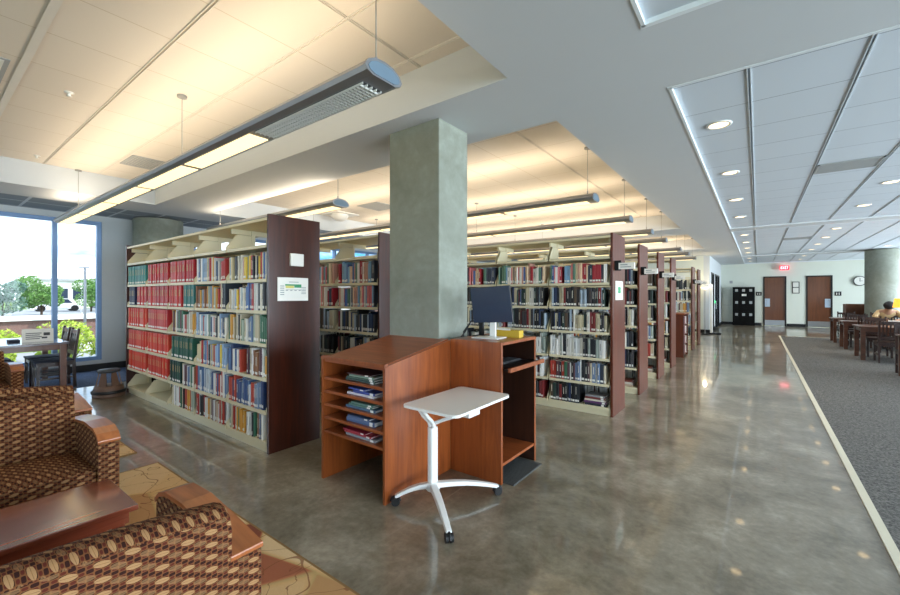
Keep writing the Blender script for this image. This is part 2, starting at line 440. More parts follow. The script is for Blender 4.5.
wall_with_holes('wall_inner_side', 'x', -1.47, 18.4, YF, 3.32, [(19.0, 20.3, 0, 2.35), (20.8, 23.2, 0, 2.35)], -.2, M['wallblue'])
bb = MB(); bb.box(XL, XL+.015, YB, YF, 0, .13); struct(bb.build('baseboard_left', M['black']))
bb = MB()
for a, b_ in ((-1.47, .14), (1.06, 1.73), (2.63, XR)): bb.box(a, b_, YF-.015, YF, 0, .13)
struct(bb.build('baseboard_front', M['black']))
bb = MB(); bb.box(XL, -1.47, 18.385, 18.4, 0, .13)
for a, b_ in ((18.4, 19.0), (20.3, 20.8), (23.2, YF)): bb.box(-1.47, -1.455, a, b_, 0, .13)
struct(bb.build('baseboard_inner', M['black']))

# windows
def window(name, x0, ys_, z0, z1, axis='x'):
    fr = MB(); gl = MB(); w_ = .035
    def B(a, b_, q0, q1, t=.06, mb=fr):
        if axis == 'x': mb.box(x0-t, x0+t*.3, a, b_, q0, q1)
        else: mb.box(a, b_, x0-t, x0+t*.3, q0, q1)
    B(ys_[0], ys_[-1], z0, z0+.07); B(ys_[0], ys_[-1], z1-.07, z1)
    for i, Y in enumerate(ys_):
        a, b_ = (Y, Y+2*w_) if i == 0 else ((Y-2*w_, Y) if i == len(ys_)-1 else (Y-w_, Y+w_))
        B(a, b_, z0, z1, .08)
    f = struct(fr.build(name, M['winframe']))
    for i in range(len(ys_)-1):
        a, b_ = ys_[i], ys_[i+1]
        p = [(x0-.03, a, z0), (x0-.03, b_, z0), (x0-.03, b_, z1), (x0-.03, a, z1)]
        if axis != 'x': p = [(q[1], q[0], q[2]) for q in p]
        MB().add(p, [(0, 1, 2, 3)]).build('pane', M['glass'], f)
    return f
window('window_1', XL-.05, [-3.7, -2.3, -.98, .33, 1.64, 2.30], .2, 2.86)
window('window_2', XL-.05, [3.9, 5.2, 6.5, 7.8, 9.1, 10.4, 11.7, 13.0, 14.6, 16.2], .2, 2.86)
window('window_added_back', YB-.05, [-9.8, -7.8, -5.8, -3.8, -1.8, .2, 2.2, 4.2, 6.7], .25, 2.86, 'y')  # unseen window wall added to bring light in from behind the camera

window('window_added_right', XR+.15, [-3.8, -1.4, 1.0, 3.4, 5.8, 8.2, 10.6, 13.0, 15.4, 17.8, 20.7, 23.6], .25, 2.86)  # unseen windows added to light the aisle from the right
# doors in the far wall
def door(n, x0, x1, plate_left):
    fr = MB(); fr.box(x0, x0+.05, YF-.03, YF+.1, 0, 2.32); fr.box(x1-.05, x1, YF-.03, YF+.1, 0, 2.32); fr.box(x0, x1, YF-.03, YF+.1, 2.27, 2.32)
    f = struct(fr.build('trim_door', M['black'])); f.name = 'trim_%d' % (n+4)
    d = Q(x0+.05, x1-.05, YF+.01, YF+.06, .01, 2.27).build('door_%d' % n, M['doorwood']); struct(d)
    Q(x0+.06, x1-.06, YF, YF+.012, .03, .27).build('kick_plate', M['steel'], d)
    px = x0+.06 if plate_left else x1-.25
    Q(px, px+.19, YF-.004, YF+.012, .9, 1.28).build('push_plate', flat('push_plate_%d' % n, (190, 205, 220), .35, metal=.3), d)
    hx = px+.05 if plate_left else px+.14
    h = MB(); h.tube([(hx, YF, .98), (hx, YF-.05, 1.0), (hx, YF-.05, 1.2), (hx, YF, 1.22)], .012); h.build('handle', M['steel'], d)
door(1, .2, 1.05, True); door(2, 1.74, 2.62, False)
for n, a, b_ in ((3, 19.0, 20.3), (4, 20.8, 23.2)):
    fr = MB(); 
    k = 1 if n == 3 else 2
    w_ = (b_-a)/k
    fr.box(-1.52, -1.46, a, a+.05, 0, 2.35); fr.box(-1.52, -1.46, b_-.05, b_, 0, 2.35); fr.box(-1.52, -1.46, a, b_, 2.29, 2.35)
    for q in range(1, k): fr.box(-1.52, -1.46, a+q*w_-.03, a+q*w_+.03, 0, 2.35)
    d = struct(fr.build('door_%d' % n, M['black']))
    Q(-1.53, -1.50, a+.05, b_-.05, .01, 2.29).build('door_leaf', flat('dark_door_glass_%d' % n, (26, 36, 48), .12), d)
    h = MB(); h.cyl((-1.44, a+.2, .85), (-1.44, a+.2, 1.2), .012); h.box(-1.5, -1.43, a+.19, a+.21, .87, .89); h.box(-1.5, -1.43, a+.19, a+.21, 1.16, 1.18)
    h.build('handle', M['steel'], d)

# columns
struct(Q(-2.745, -2.155, 2.715, 3.14, 0, LOW).build('pillar_square', M['conc'], bevel=.008))
bpy.data.objects['pillar_square'].name = 'column_square'
for nm, X, Y, r in (('column_round', 3.3, 19.5, .42), ('column_round', -9.72, 3.1, .42)):
    struct(MB().cyl((X, Y, 0), (X, Y, LOW), r, n=48).build(nm, M['concgrey']))

# ceiling fittings
def vent(x0, y0, z, sx, sy, label):
    t = thing('ceiling_vent', label, 'vent', (x0, y0, z))
    f = MB(); f.box(0, sx, 0, .02, -.012, 0); f.box(0, sx, sy-.02, sy, -.012, 0); f.box(0, .02, 0, sy, -.012, 0); f.box(sx-.02, sx, 0, sy, -.012, 0)
    f.build('frame', M['vent'], t)
    s = MB(); n = int(sy/.035)
    for k in range(n): s.box(.02, sx-.02, .02+k*(sy-.04)/n, .02+k*(sy-.04)/n+.024, -.009, -.003)
    s.build('grille', M['vent'], t)
    return t
vent(.56, 6.44, TRAY, .56, .42, 'grey slotted air vent in the white tiles above the aisle carpet')
vent(-7.1, 1.80, HI, .55, .55, 'tan air vent in the warm lounge ceiling above the hanging light')
vent(-6.6, 5.6, HI, .6, .6, 'square air vent in the ceiling above the book stacks')
vent(.56, 14.2, TRAY, .56, .42, 'small grey slotted air vent in the far white tiles before the doors')
# pale return strip by the lounge edge
t = thing('ceiling_panel', 'pale grey square access panel at the near edge of the lounge ceiling', 'ceiling panel', (-5.3, -.06, HI))
Q(0, .62, 0, .56, -.006, 0).build('panel_plate', M['vent'], t); Q(.03, .59, .03, .53, -.009, -.006).build('inset', M['white'], t)
t = thing('ceiling_speaker', 'white round dome on a square plate under the ceiling above the stacks', 'ceiling dome', (-7.6, 5.95, HI))
Q(-.3, .3, -.3, .3, -.02, 0).build('plate', M['white'], t)
MB().lathe([(.19, -.02), (.18, -.07), (.14, -.12), (.08, -.155), (.001, -.165)], n=24).build('dome', M['white'], t)
for i, (X, Y, lb) in enumerate(((-5.0, .9, 'tiny white sprinkler head on the lounge ceiling nearer the hanging light'), (-7.6, 1.05, 'tiny white sprinkler head on the lounge ceiling nearer the windows'))):
    t = thing('sprinkler', lb, 'sprinkler', (X, Y, HI), group='ceiling sprinklers over the lounge')
    MB().lathe([(.035, 0), (.035, -.006), (.012, -.01), (.012, -.03), (.022, -.035), (.001, -.037)], n=12).build('head', M['white'], t)

def downlight(X, Y, label, z=TRAY, on=True):
    t = thing('downlight', label, 'downlight', (X, Y, z), group='recessed downlights in the aisle ceiling')
    MB().lathe([(.098, 0), (.098, -.008), (.078, -.010), (.074, .0), (.072, -.002)], n=24).build('trim_ring', M['white'], t)
    MB().lathe([(.074, -.004), (.001, -.004)], n=24).build('lens', M['downlens'], t)
    l = bpy.data.lights.new('downlight_lamp', 'SPOT'); l.energy = DOWN; l.color = (1, .86, .68); l.spot_size = 1.9; l.spot_blend = .6; l.shadow_soft_size = .06
    o = bpy.data.objects.new('downlight_lamp', l); C.objects.link(o); o.parent = t; o.location = (0, 0, -.03)
ORD = ['first', 'second', 'third', 'fourth', 'fifth', 'sixth', 'seventh', 'eighth', 'ninth', 'tenth', 'eleventh']
for col, X in (('column-free side of the aisle', -.28), ('row above the carpet edge', 1.43), ('row above the reading tables', 3.2)):
    Ys = [4.38, 6.18, 7.98, 9.78, 12.8, 14.6, 16.4, 18.2, 21.0, 22.8] if X < 0 else ([7.98, 9.78, 12.8, 14.6, 16.4, 18.2, 21.0, 22.8] if X < 2 else [12.8, 14.6, 16.4, 18.2])
    nm = {-.28: 'row over the polished aisle', 1.43: 'row over the carpet edge', 3.2: 'row over the reading tables'}[X]
    for i, Y in enumerate(Ys):
        downlight(X, Y, 'round lit ceiling downlight, %s from the near end of the %s' % (ORD[i], nm))

# pendant light lines
def pendant(Y, x1, x0, label, hang, z=2.62, first_off=False, zc=HI):
    t = thing('pendant_light', label, 'hanging light', (x1, Y, z), group='long aluminium lights hung from the ceiling')
    L = x1-x0; W = .13
    sec = [(-W, .0), (-W*.86, .03), (-W*.5, .055), (0, .062), (W*.5, .055), (W*.86, .03), (W, .0), (W*.9, -.022), (W*.62, -.036), (-W*.62, -.036), (-W*.9, -.022)]
    b_ = MB(); b_.prism(sec, -L, -.0, 'x', 0, False)
    b_.build('housing', M['alu'], t)
    c = MB(); c.prism([(p[0]*1.03, p[1]*1.06) for p in sec], -.012, .006, 'x'); c.prism([(p[0]*.88, p[1]*.8) for p in sec], .006, .009, 'x', 1)
    c.build('end_cap', [M['alu'], flat('end_cap_blue', (104, 124, 140), .35)], t)
    n = max(1, round((L-.2)/1.18)); s = (L-.12)/n
    for k in range(n):
        a, e = -.06-k*s-.03, -.06-(k+1)*s+.05
        if k == 0 and first_off:
            lv = MB(); lv.box(e, a, -.07, .07, -.0385, -.036, 0)
            for q in range(int((a-e)/.028)): lv.box(e+.02+q*.028, e+.026+q*.028, -.066, .066, -.05, -.038, 1)
            for q in (-.066, -.033, 0, .033, .066): lv.box(e, a, q-.002, q+.002, -.05, -.038, 1)
            lv.build('louvre', [M['dgrey'], M['whitemetal']], t, label='unlit louvred section')
        else:
            Q(e, a, -.07, .07, -.041, -.0355).build('lens', M['lens'], t, label='lit warm section')
    for hx in hang:
        w_ = MB(); w_.cyl((-hx, 0, .06), (-hx, 0, zc-z), .0035, n=6); w_.cyl((-hx, 0, .055), (-hx, 0, .11), .008, n=8); w_.cyl((-hx, 0, zc-z-.02), (-hx, 0, zc-z), .04, n=14)
        w_.build('suspension_wire', M['grey'], t)
    a = bpy.data.lights.new('pendant_uplight', 'AREA'); a.shape = 'RECTANGLE'; a.size = L-.3; a.size_y = .16; a.energy = PEND_UP*L; a.color = (1, .82, .60)
    o = bpy.data.objects.new('pendant_uplight', a); C.objects.link(o); o.parent = t; o.location = (-L/2, 0, .075); o.rotation_euler = (PI, 0, 0)
    return t
pendant(1.54, -1.6, -8.9, 'long aluminium light with louvred end hanging over the lounge, nearest of all', (.06, 2.65, 6.4), 2.63, True)
pendant(3.42, -4.35, -8.0, 'short aluminium light hanging behind the first tall book stack', (.06, 3.4), 2.64, zc=HI)
for i, Y in enumerate((5.12, 6.88, 8.5, 10.0)):
    pendant(Y, -1.6, -7.9, 'long slim light hanging over the stacks, %s along the aisle past the square column' % ORD[i], (.1, 2.9, 5.8), 2.64)
for i, Y in enumerate((12.1, 13.6, 15.3)):
    pendant(Y, -1.6, -6.4, 'long slim light over the farthest stacks, %s in the far ceiling recess' % ORD[i], (.1, 2.9), 2.63, zc=HI)

# ---------------------------------------------------------------- book stacks
LEV = [.10, .38, .685, 1.0, 1.305, 1.60, 1.915]          # shelf surfaces
BAY = .78; SD = .545; SH = 2.19
shelf_me = {}
def shelf_parts(full):
    key = full
    if key in shelf_me: return shelf_me[key]
    s = MB(); s.box(.012, BAY-.012, 0, .25, -.018, 0); s.box(.012, BAY-.012, 0, .012, -.03, -.018)
    a = s.build('shelf', M['cream'])
    k = MB(); k.prism([(.0, -.02), (.25, -.02), (.25, .165), (.10, .165), (.0, .03)], 0, .004, 'x')
    b_ = k.build('bracket', M['cream'])
    for o in (a, b_): C.objects.unlink(o)
    shelf_me[key] = (a, b_); return shelf_me[key]
def stack(loc, bays, label, wd, group, brackets=True, back=True, end_items=None):
    """long double-faced stack; local x runs 0 .. -length, y 0 .. SD"""
    t = thing('book_stack', label, 'bookshelf', loc, group=group)
    L = bays*BAY + .06
    for x in (0, -L): Q(x-.03, x, 0, SD, 0, SH).build('end_panel', wd, t, bevel=.003)
    Q(-L+.03, -.03, .02, SD-.02, 0, .098).build('base', M['cream'], t)
    Q(-L+.03, -.03, .0, SD, 2.135, 2.16).build('canopy', M['cream'], t)
    a, b_ = shelf_parts(True)
    for i in range(bays+1):
        x = -.03 - i*BAY
        x = min(max(x, -L+.055), -.055)
        u = MB(); u.box(x-.02, x+.02, SD/2-.02, SD/2+.02, .098, 2.135)
        u.box(x-.012, x+.012, .05, SD-.05, 2.085, 2.135); u.build('upright', M['cream'], t)
    for i in range(bays):
        x = -.03-(i+1)*BAY
        for li, z in enumerate(LEV):
            for side in (0, 1):
                if side and not back: continue
                s = a.copy(); C.objects.link(s); s.parent = t
                if side: s.location = (x+BAY, SD, z); s.rotation_euler = (0, 0, PI)
                else: s.location = (x, 0, z)
                if brackets and (not side):
                    for bx in (.014, BAY-.018):
                        k = b_.copy(); C.objects.link(k); k.parent = s; k.location = (bx, .002, 0)
    return t
RED = [(170, 34, 36), (178, 40, 40), (160, 30, 34), (184, 48, 44)]
PAL = {
 'red': [(190, 44, 44), (180, 36, 42), (200, 56, 50)], 'redlow': [(206, 58, 38), (196, 50, 34), (214, 68, 44)],
 'teal': [(40, 128, 120), (52, 140, 130), (34, 112, 108)], 'navy': [(24, 42, 88), (20, 32, 70)],
 'dgreen': [(20, 72, 58), (24, 84, 66), (18, 60, 52)],
 'light': [(226, 222, 208), (206, 206, 200), (150, 176, 206), (88, 120, 172), (216, 202, 160), (232, 232, 230), (190, 178, 150), (60, 84, 120), (176, 54, 52), (228, 196, 70), (44, 46, 52), (128, 148, 140), (220, 214, 196), (170, 190, 200)],
 'mixed': [(226, 222, 210), (214, 214, 210), (52, 60, 70), (170, 60, 46), (206, 150, 60), (60, 110, 84), (110, 130, 160), (196, 184, 156), (36, 38, 42), (140, 96, 64), (230, 230, 226), (92, 60, 66), (168, 178, 160), (216, 206, 180)],
 'blue': [(60, 84, 128), (90, 118, 156), (196, 204, 208), (36, 56, 96), (222, 220, 210), (120, 138, 160), (180, 70, 52)],
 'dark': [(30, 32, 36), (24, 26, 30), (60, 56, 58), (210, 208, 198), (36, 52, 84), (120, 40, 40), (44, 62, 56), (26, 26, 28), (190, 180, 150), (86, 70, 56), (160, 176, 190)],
 'white': [(224, 222, 214), (206, 208, 206), (236, 234, 228), (150, 160, 150), (40, 42, 46), (190, 186, 172)],
 'bright': [(222, 218, 206), (216, 120, 120), (120, 160, 190), (226, 196, 160), (60, 66, 80), (160, 40, 50), (96, 130, 110), (240, 236, 228), (70, 96, 150), (200, 150, 130)],
 'brown': [(112, 56, 34), (122, 62, 38)],
}
CN = [('red', (186, 44, 42)), ('orange-red', (208, 62, 40)), ('dark red', (120, 36, 40)), ('orange', (206, 140, 60)), ('yellow', (228, 196, 70)),
      ('tan', (200, 182, 146)), ('cream', (222, 214, 190)), ('white', (232, 232, 228)), ('pale grey', (206, 206, 202)), ('grey', (150, 156, 150)),
      ('black', (32, 33, 37)), ('brown', (120, 66, 44)), ('navy', (28, 44, 86)), ('blue', (70, 98, 150)), ('light blue', (150, 172, 200)),
      ('teal', (42, 126, 120)), ('dark green', (24, 76, 60)), ('green', (80, 120, 96)), ('pink', (214, 124, 120)), ('plum', (92, 60, 66))]
def cname(c): return min(CN, key=lambda q: sum((a-b_)**2 for a, b_ in zip(q[1], c)))[0]
BM = {}
def bookmat(c):
    if c not in BM: BM[c] = flat('cover_%d_%d_%d' % c, c, .45, var=.08, scale=9)
    return BM[c]
def book_geo(mb, t, h, d, x=0, y=0, z=0, M_=None, mi=(0, 1, 2), label=True):
    """one book: two boards, rounded spine, page block, call-number label; spine towards -y"""
    s0 = MB(M_ if M_ is not None else Matrix.Translation((x, y, z)))
    c = .0025; e = .004
    sp = [(0, .006), (t*.18, .0012), (t*.5, 0), (t*.82, .0012), (t, .006)]
    n = len(sp)
    vs = [(p[0], p[1], 0) for p in sp] + [(t, d, 0), (0, d, 0)] + [(p[0], p[1], h) for p in sp] + [(t, d, h), (0, d, h)]
    N = n+2
    # boards and spine as one shell
    s0.add(vs, [(k, k+1, N+k+1, N+k) for k in range(n)] + [(n+1, 0, N, N+n+1)], mi[0])
    s0.add([(c, .006, e), (t-c, .006, e), (t-c, d-e, e), (c, d-e, e), (c, .006, h-e), (t-c, .006, h-e), (t-c, d-e, h-e), (c, d-e, h-e)],
           [(0, 3, 2, 1), (4, 5, 6, 7), (2, 3, 7, 6)], mi[1])
    o = len(mb.v); mb.v += s0.v; mb.f += [tuple(i+o for i in f) for f in s0.f]; mb.mi += s0.mi; mb.sm += [False]*len(s0.f)
    if label:
        lz = .018; lh = min(.032, h*.16)
        s1 = MB(M_ if M_ is not None else Matrix.Translation((x, y, z)))
        s1.add([(p[0], p[1]-.0008, lz) for p in sp[1:-1]] + [(p[0], p[1]-.0008, lz+lh) for p in sp[1:-1]], [(0, 1, 4, 3), (1, 2, 5, 4)], mi[2])
        o = len(mb.v); mb.v += s1.v; mb.f += [tuple(i+o for i in f) for f in s1.f]; mb.mi += s1.mi; mb.sm += [False]*len(s1.f)
proto = {}
def book_proto(kind):
    """unit book 0..1 thick, 1 high, 1 deep, plus its spine label and spine bands"""
    if kind in proto: return proto[kind]
    mb = MB(); book_geo(mb, 1, 1, 1, label=False)
    # unit shell is scaled per copy; spine curve kept shallow
    me_v = [(v_[0], (v_[1]*(3 if v_[1] < .1 else 1)), v_[2]) for v_ in mb.v]; mb.v = me_v
    a = mb.build(kind, [M['paper'], M['paper']])
    s = MB(); z0, z1 = (.07, .17) if kind == 'book' else (.06, .15)
    s.add([(.1, -.004, z0), (.5, -.008, z0), (.9, -.004, z0), (.1, -.004, z1), (.5, -.008, z1), (.9, -.004, z1)], [(0, 1, 4, 3), (1, 2, 5, 4)])
    b_ = s.build('spine_label', M['paper'])
    c = MB()
    for z0, z1 in (((.42, .80),) if kind == 'book' else ((.5, .8),)):
        c.add([(.4, -.006, z0), (.5, -.008, z0), (.6, -.006, z0), (.4, -.006, z1), (.5, -.008, z1), (.6, -.006, z1)], [(0, 1, 4, 3), (1, 2, 5, 4)])
    c_ = c.build('spine_title', M['paper'])
    for o in (a, b_, c_): C.objects.unlink(o)
    proto[kind] = (a, b_, c_); return proto[kind]
GOLD = flat('gilt_lettering', (206, 176, 120), .5); PALE = flat('pale_lettering', (226, 220, 206), .6); INK = flat('dark_lettering', (120, 112, 110), .6)
def px_u(X, Y): return 450+410*(.7994*X+.6005*Y)/(-.6005*X+.7994*Y)
BOOKS = []        # every upright book that the shelves hold: dict(x,y,z,t,h,d,c,kind,where,area)
def fill(ox, oy, z, x0, x1, pal, where, kind='book', avg=.026, hmax=.276, fillf=1.0, vis=True):
    """books standing from x0 to x1 (world x) on a shelf whose front is at y=oy"""
    x = x0; n = 0; lim = x0+(x1-x0)*fillf
    cols = PAL[pal]; c = rnd.choice(cols)
    hb = rnd.uniform(.225, .26)
    while True:
        if kind == 'book': t = max(.014, rnd.gauss(avg, avg*.32))
        else: t = rnd.uniform(.048, .058)
        if x+t > lim: break
        if kind == 'book':
            if rnd.random() < .35: hb = rnd.uniform(.20, .272)
            h = min(hmax, hb+rnd.uniform(-.008, .008)); d = rnd.uniform(.14, .19)
            if rnd.random() < .86: c = rnd.choice(cols)
        else:
            h = .262+rnd.uniform(-.002, .002); d = .2
            if rnd.random() < .3: c = rnd.choice(cols)
        n += 1
        BOOKS.append(dict(x=x, y=oy+rnd.uniform(.006, .022) + (0 if kind == 'book' else .0), z=z, t=t, h=h, d=d, c=c, kind=kind, where=where, n=n, vis=vis))
        x += t + .0012
        if kind == 'book' and rnd.random() < .02: x += rnd.uniform(.02, .05)
    return x

# --- first tall stack, beside the lounge
AX, AY = -3.55, 1.985
sa = stack((AX, AY, 0), 5, 'tall dark-cherry book stack beside the lounge, with red bound volumes and floor plan notice', M['endwood'], 'long book stacks')
Q(.001, .028, .205, .345, 1.725, 1.845).build('thermostat', M['paper'], sa, bevel=.006, label='small cream control box')
Q(.028, .030, .235, .33, 1.745, 1.825).build('control_face', M['white'], sa.children[-1] if False else [c for c in sa.children if c.name.startswith('thermostat')][0])
nt = Q(.001, .006, .085, .405, 1.395, 1.615).build('notice', M['paper'], sa, label='white floor plan notice with green bar')
pr = MB(); pr.box(.006, .0075, .16, .33, 1.538, 1.552, 0); pr.box(.006, .0075, .255, .33, 1.52, 1.54, 0); pr.box(.006, .0075, .165, .25, 1.515, 1.537, 1)
for k in range(6): pr.box(.006, .007, .12+k*.045, .145+k*.045, 1.49, 1.497, 2)
for k in range(5): pr.box(.006, .007, .11, .15, 1.45+k*.02, 1.458+k*.02, 2); pr.box(.006, .007, .33, .38, 1.46+k*.015, 1.466+k*.015, 2)
pr.box(.006, .007, .17, .33, 1.50, 1.503, 2); pr.box(.006, .007, .2, .3, 1.57, 1.576, 2)
pr.build('plan_print', [M['greentxt'], M['yelltxt'], M['greyt']], nt)
bayA = [AX-.03-5*BAY + k*BAY for k in range(6)]           # left .. right
nmA = ['leftmost bay', 'second bay', 'middle bay', 'fourth bay', 'end-panel bay']
rows = {   # shelf index: list of (bay, f0, f1, palette, kind)
 5: [(0, 0, 1, 'teal', 'v'), (1, 0, 1, 'red', 'v'), (2, 0, 1, 'red', 'v'), (3, 0, 1, 'light', 'b'), (4, 0, 1, 'light', 'b')],
 4: [(0, 0, .42, 'navy', 'v'), (0, .46, 1, 'red', 'v'), (1, 0, 1, 'red', 'v'), (2, 0, .5, 'red', 'v'), (2, .56, 1, 'teal', 'v'), (3, 0, 1, 'mixed', 'b'), (4, 0, 1, 'light', 'b')],
 3: [(0, 0, 1, 'redlow', 'v'), (1, 0, 1, 'red', 'v'), (2, .1, 1, 'mixed', 'b'), (3, 0, 1, 'light', 'b'), (4, 0, 1, 'mixed', 'b')],
 2: [(0, 0, 1, 'redlow', 'v'), (1, 0, 1, 'redlow', 'v'), (2, .1, .98, 'dgreen', 'v'), (3, 0, .98, 'light', 'b'), (4, 0, .36, 'blue', 'b'), (4, .5, 1, 'mixed', 'b')],
 1: [(0, 0, 1, 'redlow', 'v'), (1, 0, 1, 'redlow', 'v'), (2, 0, .5, 'dgreen', 'v'), (2, .52, 1, 'mixed', 'b'), (3, 0, 1, 'blue', 'b'), (4, 0, .94, 'blue', 'b')],
 0: [(2, .1, .95, 'mixed', 'b'), (3, 0, 1, 'mixed', 'b'), (4, 0, .9, 'mixed', 'b')],
}
DN = {5: 'top book row', 4: 'second row down', 3: 'third row down', 2: 'fourth row down', 1: 'fifth row down', 0: 'bottom row'}
for lv, segs in rows.items():
    cnt = {}
    for bay, f0, f1, pal, k in segs:
        a = bayA[bay]+.02+f0*(BAY-.03); e = bayA[bay]+.02+f1*(BAY-.035)
        n0 = len(BOOKS)
        fill(0, AY, LEV[lv], a, e, pal, (DN[lv], nmA[bay], 'lounge stack'), 'book' if k == 'b' else 'bound_volume', .0265)
        for q in BOOKS[n0:]: cnt[bay] = cnt.get(bay, 0)+1; q['n'] = cnt[bay]
# --- stack behind it
A2 = (AX, 3.35)
stack((A2[0], A2[1], 0), 5, 'tall dark-cherry book stack seen between the lounge stack and the square concrete column', M['endwood'], 'long book stacks')
for lv in range(6):
    for bay in range(3):
        x1 = AX-.03-bay*BAY
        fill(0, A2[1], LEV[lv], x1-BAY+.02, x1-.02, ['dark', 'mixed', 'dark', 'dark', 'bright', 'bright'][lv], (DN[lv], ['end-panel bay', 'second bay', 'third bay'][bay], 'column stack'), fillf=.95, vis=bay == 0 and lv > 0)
# --- aisle stacks
BX = -1.37
ypos = [5.03, 6.40, 7.80, 9.13, 12.4, 13.7]
wh = ['first aisle stack, just past the self-service kiosk', 'second aisle stack', 'third aisle stack', 'fourth aisle stack', 'fifth aisle stack beyond the low bookcase', 'last aisle stack before the floor lamp']
sign_txt = []
for i, Y in enumerate(ypos):
    st = stack((BX, Y, 0), 8 if i == 0 else (5 if i < 4 else 4), 'tall cherry-ended book stack, the ' + wh[i], M['aisle_wood'], 'long book stacks', brackets=i < 1, back=i < 3)
    sg = MB(); sg.box(0, .075, .06, .075, 1.74, 1.86, 1); sg.box(.05, .225, .05, .085, 1.755, 1.83, 0); sg.box(.07, .15, .048, .0495, 1.80, 1.812, 2); sg.box(.07, .19, .048, .0495, 1.775, 1.785, 2)
    sg.build('range_sign', [M['paper'], M['blackmetal'], M['greyt']], st, label='white range sign on a black bracket')
    if i == 0:
        nt = Q(.001, .005, .10, .42, 1.39, 1.62).build('notice', M['paper'], st, label='white printed notice with green diagram')
        p = MB(); p.box(.005, .0065, .2, .32, 1.47, 1.55, 0)
        for k in range(5): p.box(.005, .006, .15, .37, 1.42+k*.035, 1.425+k*.035, 1)
        p.build('notice_print', [M['greentxt'], M['greyt']], nt)
    nb = 4 if i == 0 else (2 if i < 4 else 1)
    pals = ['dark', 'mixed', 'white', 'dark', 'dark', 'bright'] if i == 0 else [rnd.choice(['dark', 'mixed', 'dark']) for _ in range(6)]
    for lv in range(6):
        for bay in range(nb):
            x1 = BX-.03-bay*BAY
            f0 = .0; ff = .97
            if i == 0 and lv == 0 and bay == 0: ff = .52
            if i > 0 and lv == 0 and bay == 0: continue
            fill(0, Y, LEV[lv], x1-BAY+.02, x1-.02, pals[lv], (DN[lv], ['end-panel bay', 'second bay', 'third bay', 'fourth bay'][bay], 'first aisle stack'), fillf=ff, vis=(i == 0 and bay < 3))

# which books are big enough in the picture to be things of their own
def area(b_):
    X = b_['x']+b_['t']/2; Y = b_['y']; u = px_u(X, Y); d = -.6005*X+.7994*Y
    wpx = abs(px_u(b_['x']+b_['t'], Y)-px_u(b_['x'], Y)); vv = 295-410*(b_['z']+.12-1.45)/d
    if not b_['vis']: return 0
    if Y > 4 and (u < 470 or (u < 538 and vv > 336) or (u < 512 and vv > 286)): return 0
    if 3 < Y < 4 and (u < 318 or u > 379): return 0
    return wpx*b_['h']*410/d
for b_ in BOOKS: b_['a'] = area(b_)
ind = set()
for kd, cap in (('book', 296), ('bound_volume', 300)):
    L = sorted([b_ for b_ in BOOKS if b_['kind'] == kd and b_['a'] > 0], key=lambda q: -q['a'])[:cap]
    ind |= {id(q) for q in L}
def nth(n): return '%d%s' % (n, 'th' if 10 <= n % 100 <= 20 else {1: 'st', 2: 'nd', 3: 'rd'}.get(n % 10, 'th'))
rest = MB(); rmats = [M['paper']]; ridx = {}
for b_ in BOOKS:
    if id(b_) in ind:
        a, s, ti = book_proto(b_['kind'])
        o = a.copy(); C.objects.link(o); o.location = (b_['x'], b_['y'], b_['z']); o.scale = (b_['t'], b_['d'], b_['h'])
        o.material_slots[0].link = 'OBJECT'; o.material_slots[0].material = bookmat(b_['c'])
        r_, bayn, stn = b_['where']; t = b_['t']
        sz = 'slim' if t < .023 else ('thick' if t > .034 else 'medium') if b_['kind'] == 'book' else 'tall'
        nm = 'book' if b_['kind'] == 'book' else 'bound volume'
        tag(o, '%s %s %s, %s from left, %s, %s of %s' % (sz, cname(b_['c']), nm, nth(b_['n']), r_, bayn, stn), nm,
            '%ss on the %s of the %s' % (nm, r_, stn))
        k = s.copy(); C.objects.link(k); k.parent = o
        if b_['kind'] != 'book' or rnd.random() < .45:
            k = ti.copy(); C.objects.link(k); k.parent = o
            k.material_slots[0].link = 'OBJECT'
            k.material_slots[0].material = GOLD if b_['kind'] != 'book' else (INK if sum(b_['c']) > 450 else PALE)
    else:
        c = b_['c']
        if c not in ridx: ridx[c] = len(rmats); rmats.append(bookmat(c))
        book_geo(rest, b_['t'], b_['h'], b_['d'], b_['x'], b_['y'], b_['z'], mi=(ridx[c], 0, 0), label=rnd.random() < .8)
# rows on the far faces of the stacks, seen as backs through the shelves
def back_rows(X1, Y, bays, levels=range(6)):
    for lv in levels:
        for bay in range(bays):
            x = X1-.03-(bay+1)*BAY+.02; e = x+BAY-.05
            while x < e:
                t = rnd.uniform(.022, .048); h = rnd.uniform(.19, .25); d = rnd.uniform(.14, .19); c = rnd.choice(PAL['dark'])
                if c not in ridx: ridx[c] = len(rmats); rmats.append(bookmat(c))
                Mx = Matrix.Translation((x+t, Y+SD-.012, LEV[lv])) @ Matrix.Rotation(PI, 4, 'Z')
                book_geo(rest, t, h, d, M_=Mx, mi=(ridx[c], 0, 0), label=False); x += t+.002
back_rows(AX, AY, 5); back_rows(AX, 3.35, 2); back_rows(BX, 5.03, 4)
for Y in ypos[1:4]: back_rows(BX, Y, 2)
tag(rest.build('books', rmats), 'the many remaining books filling the shelves of all the stacks', 'books', kind='stuff')

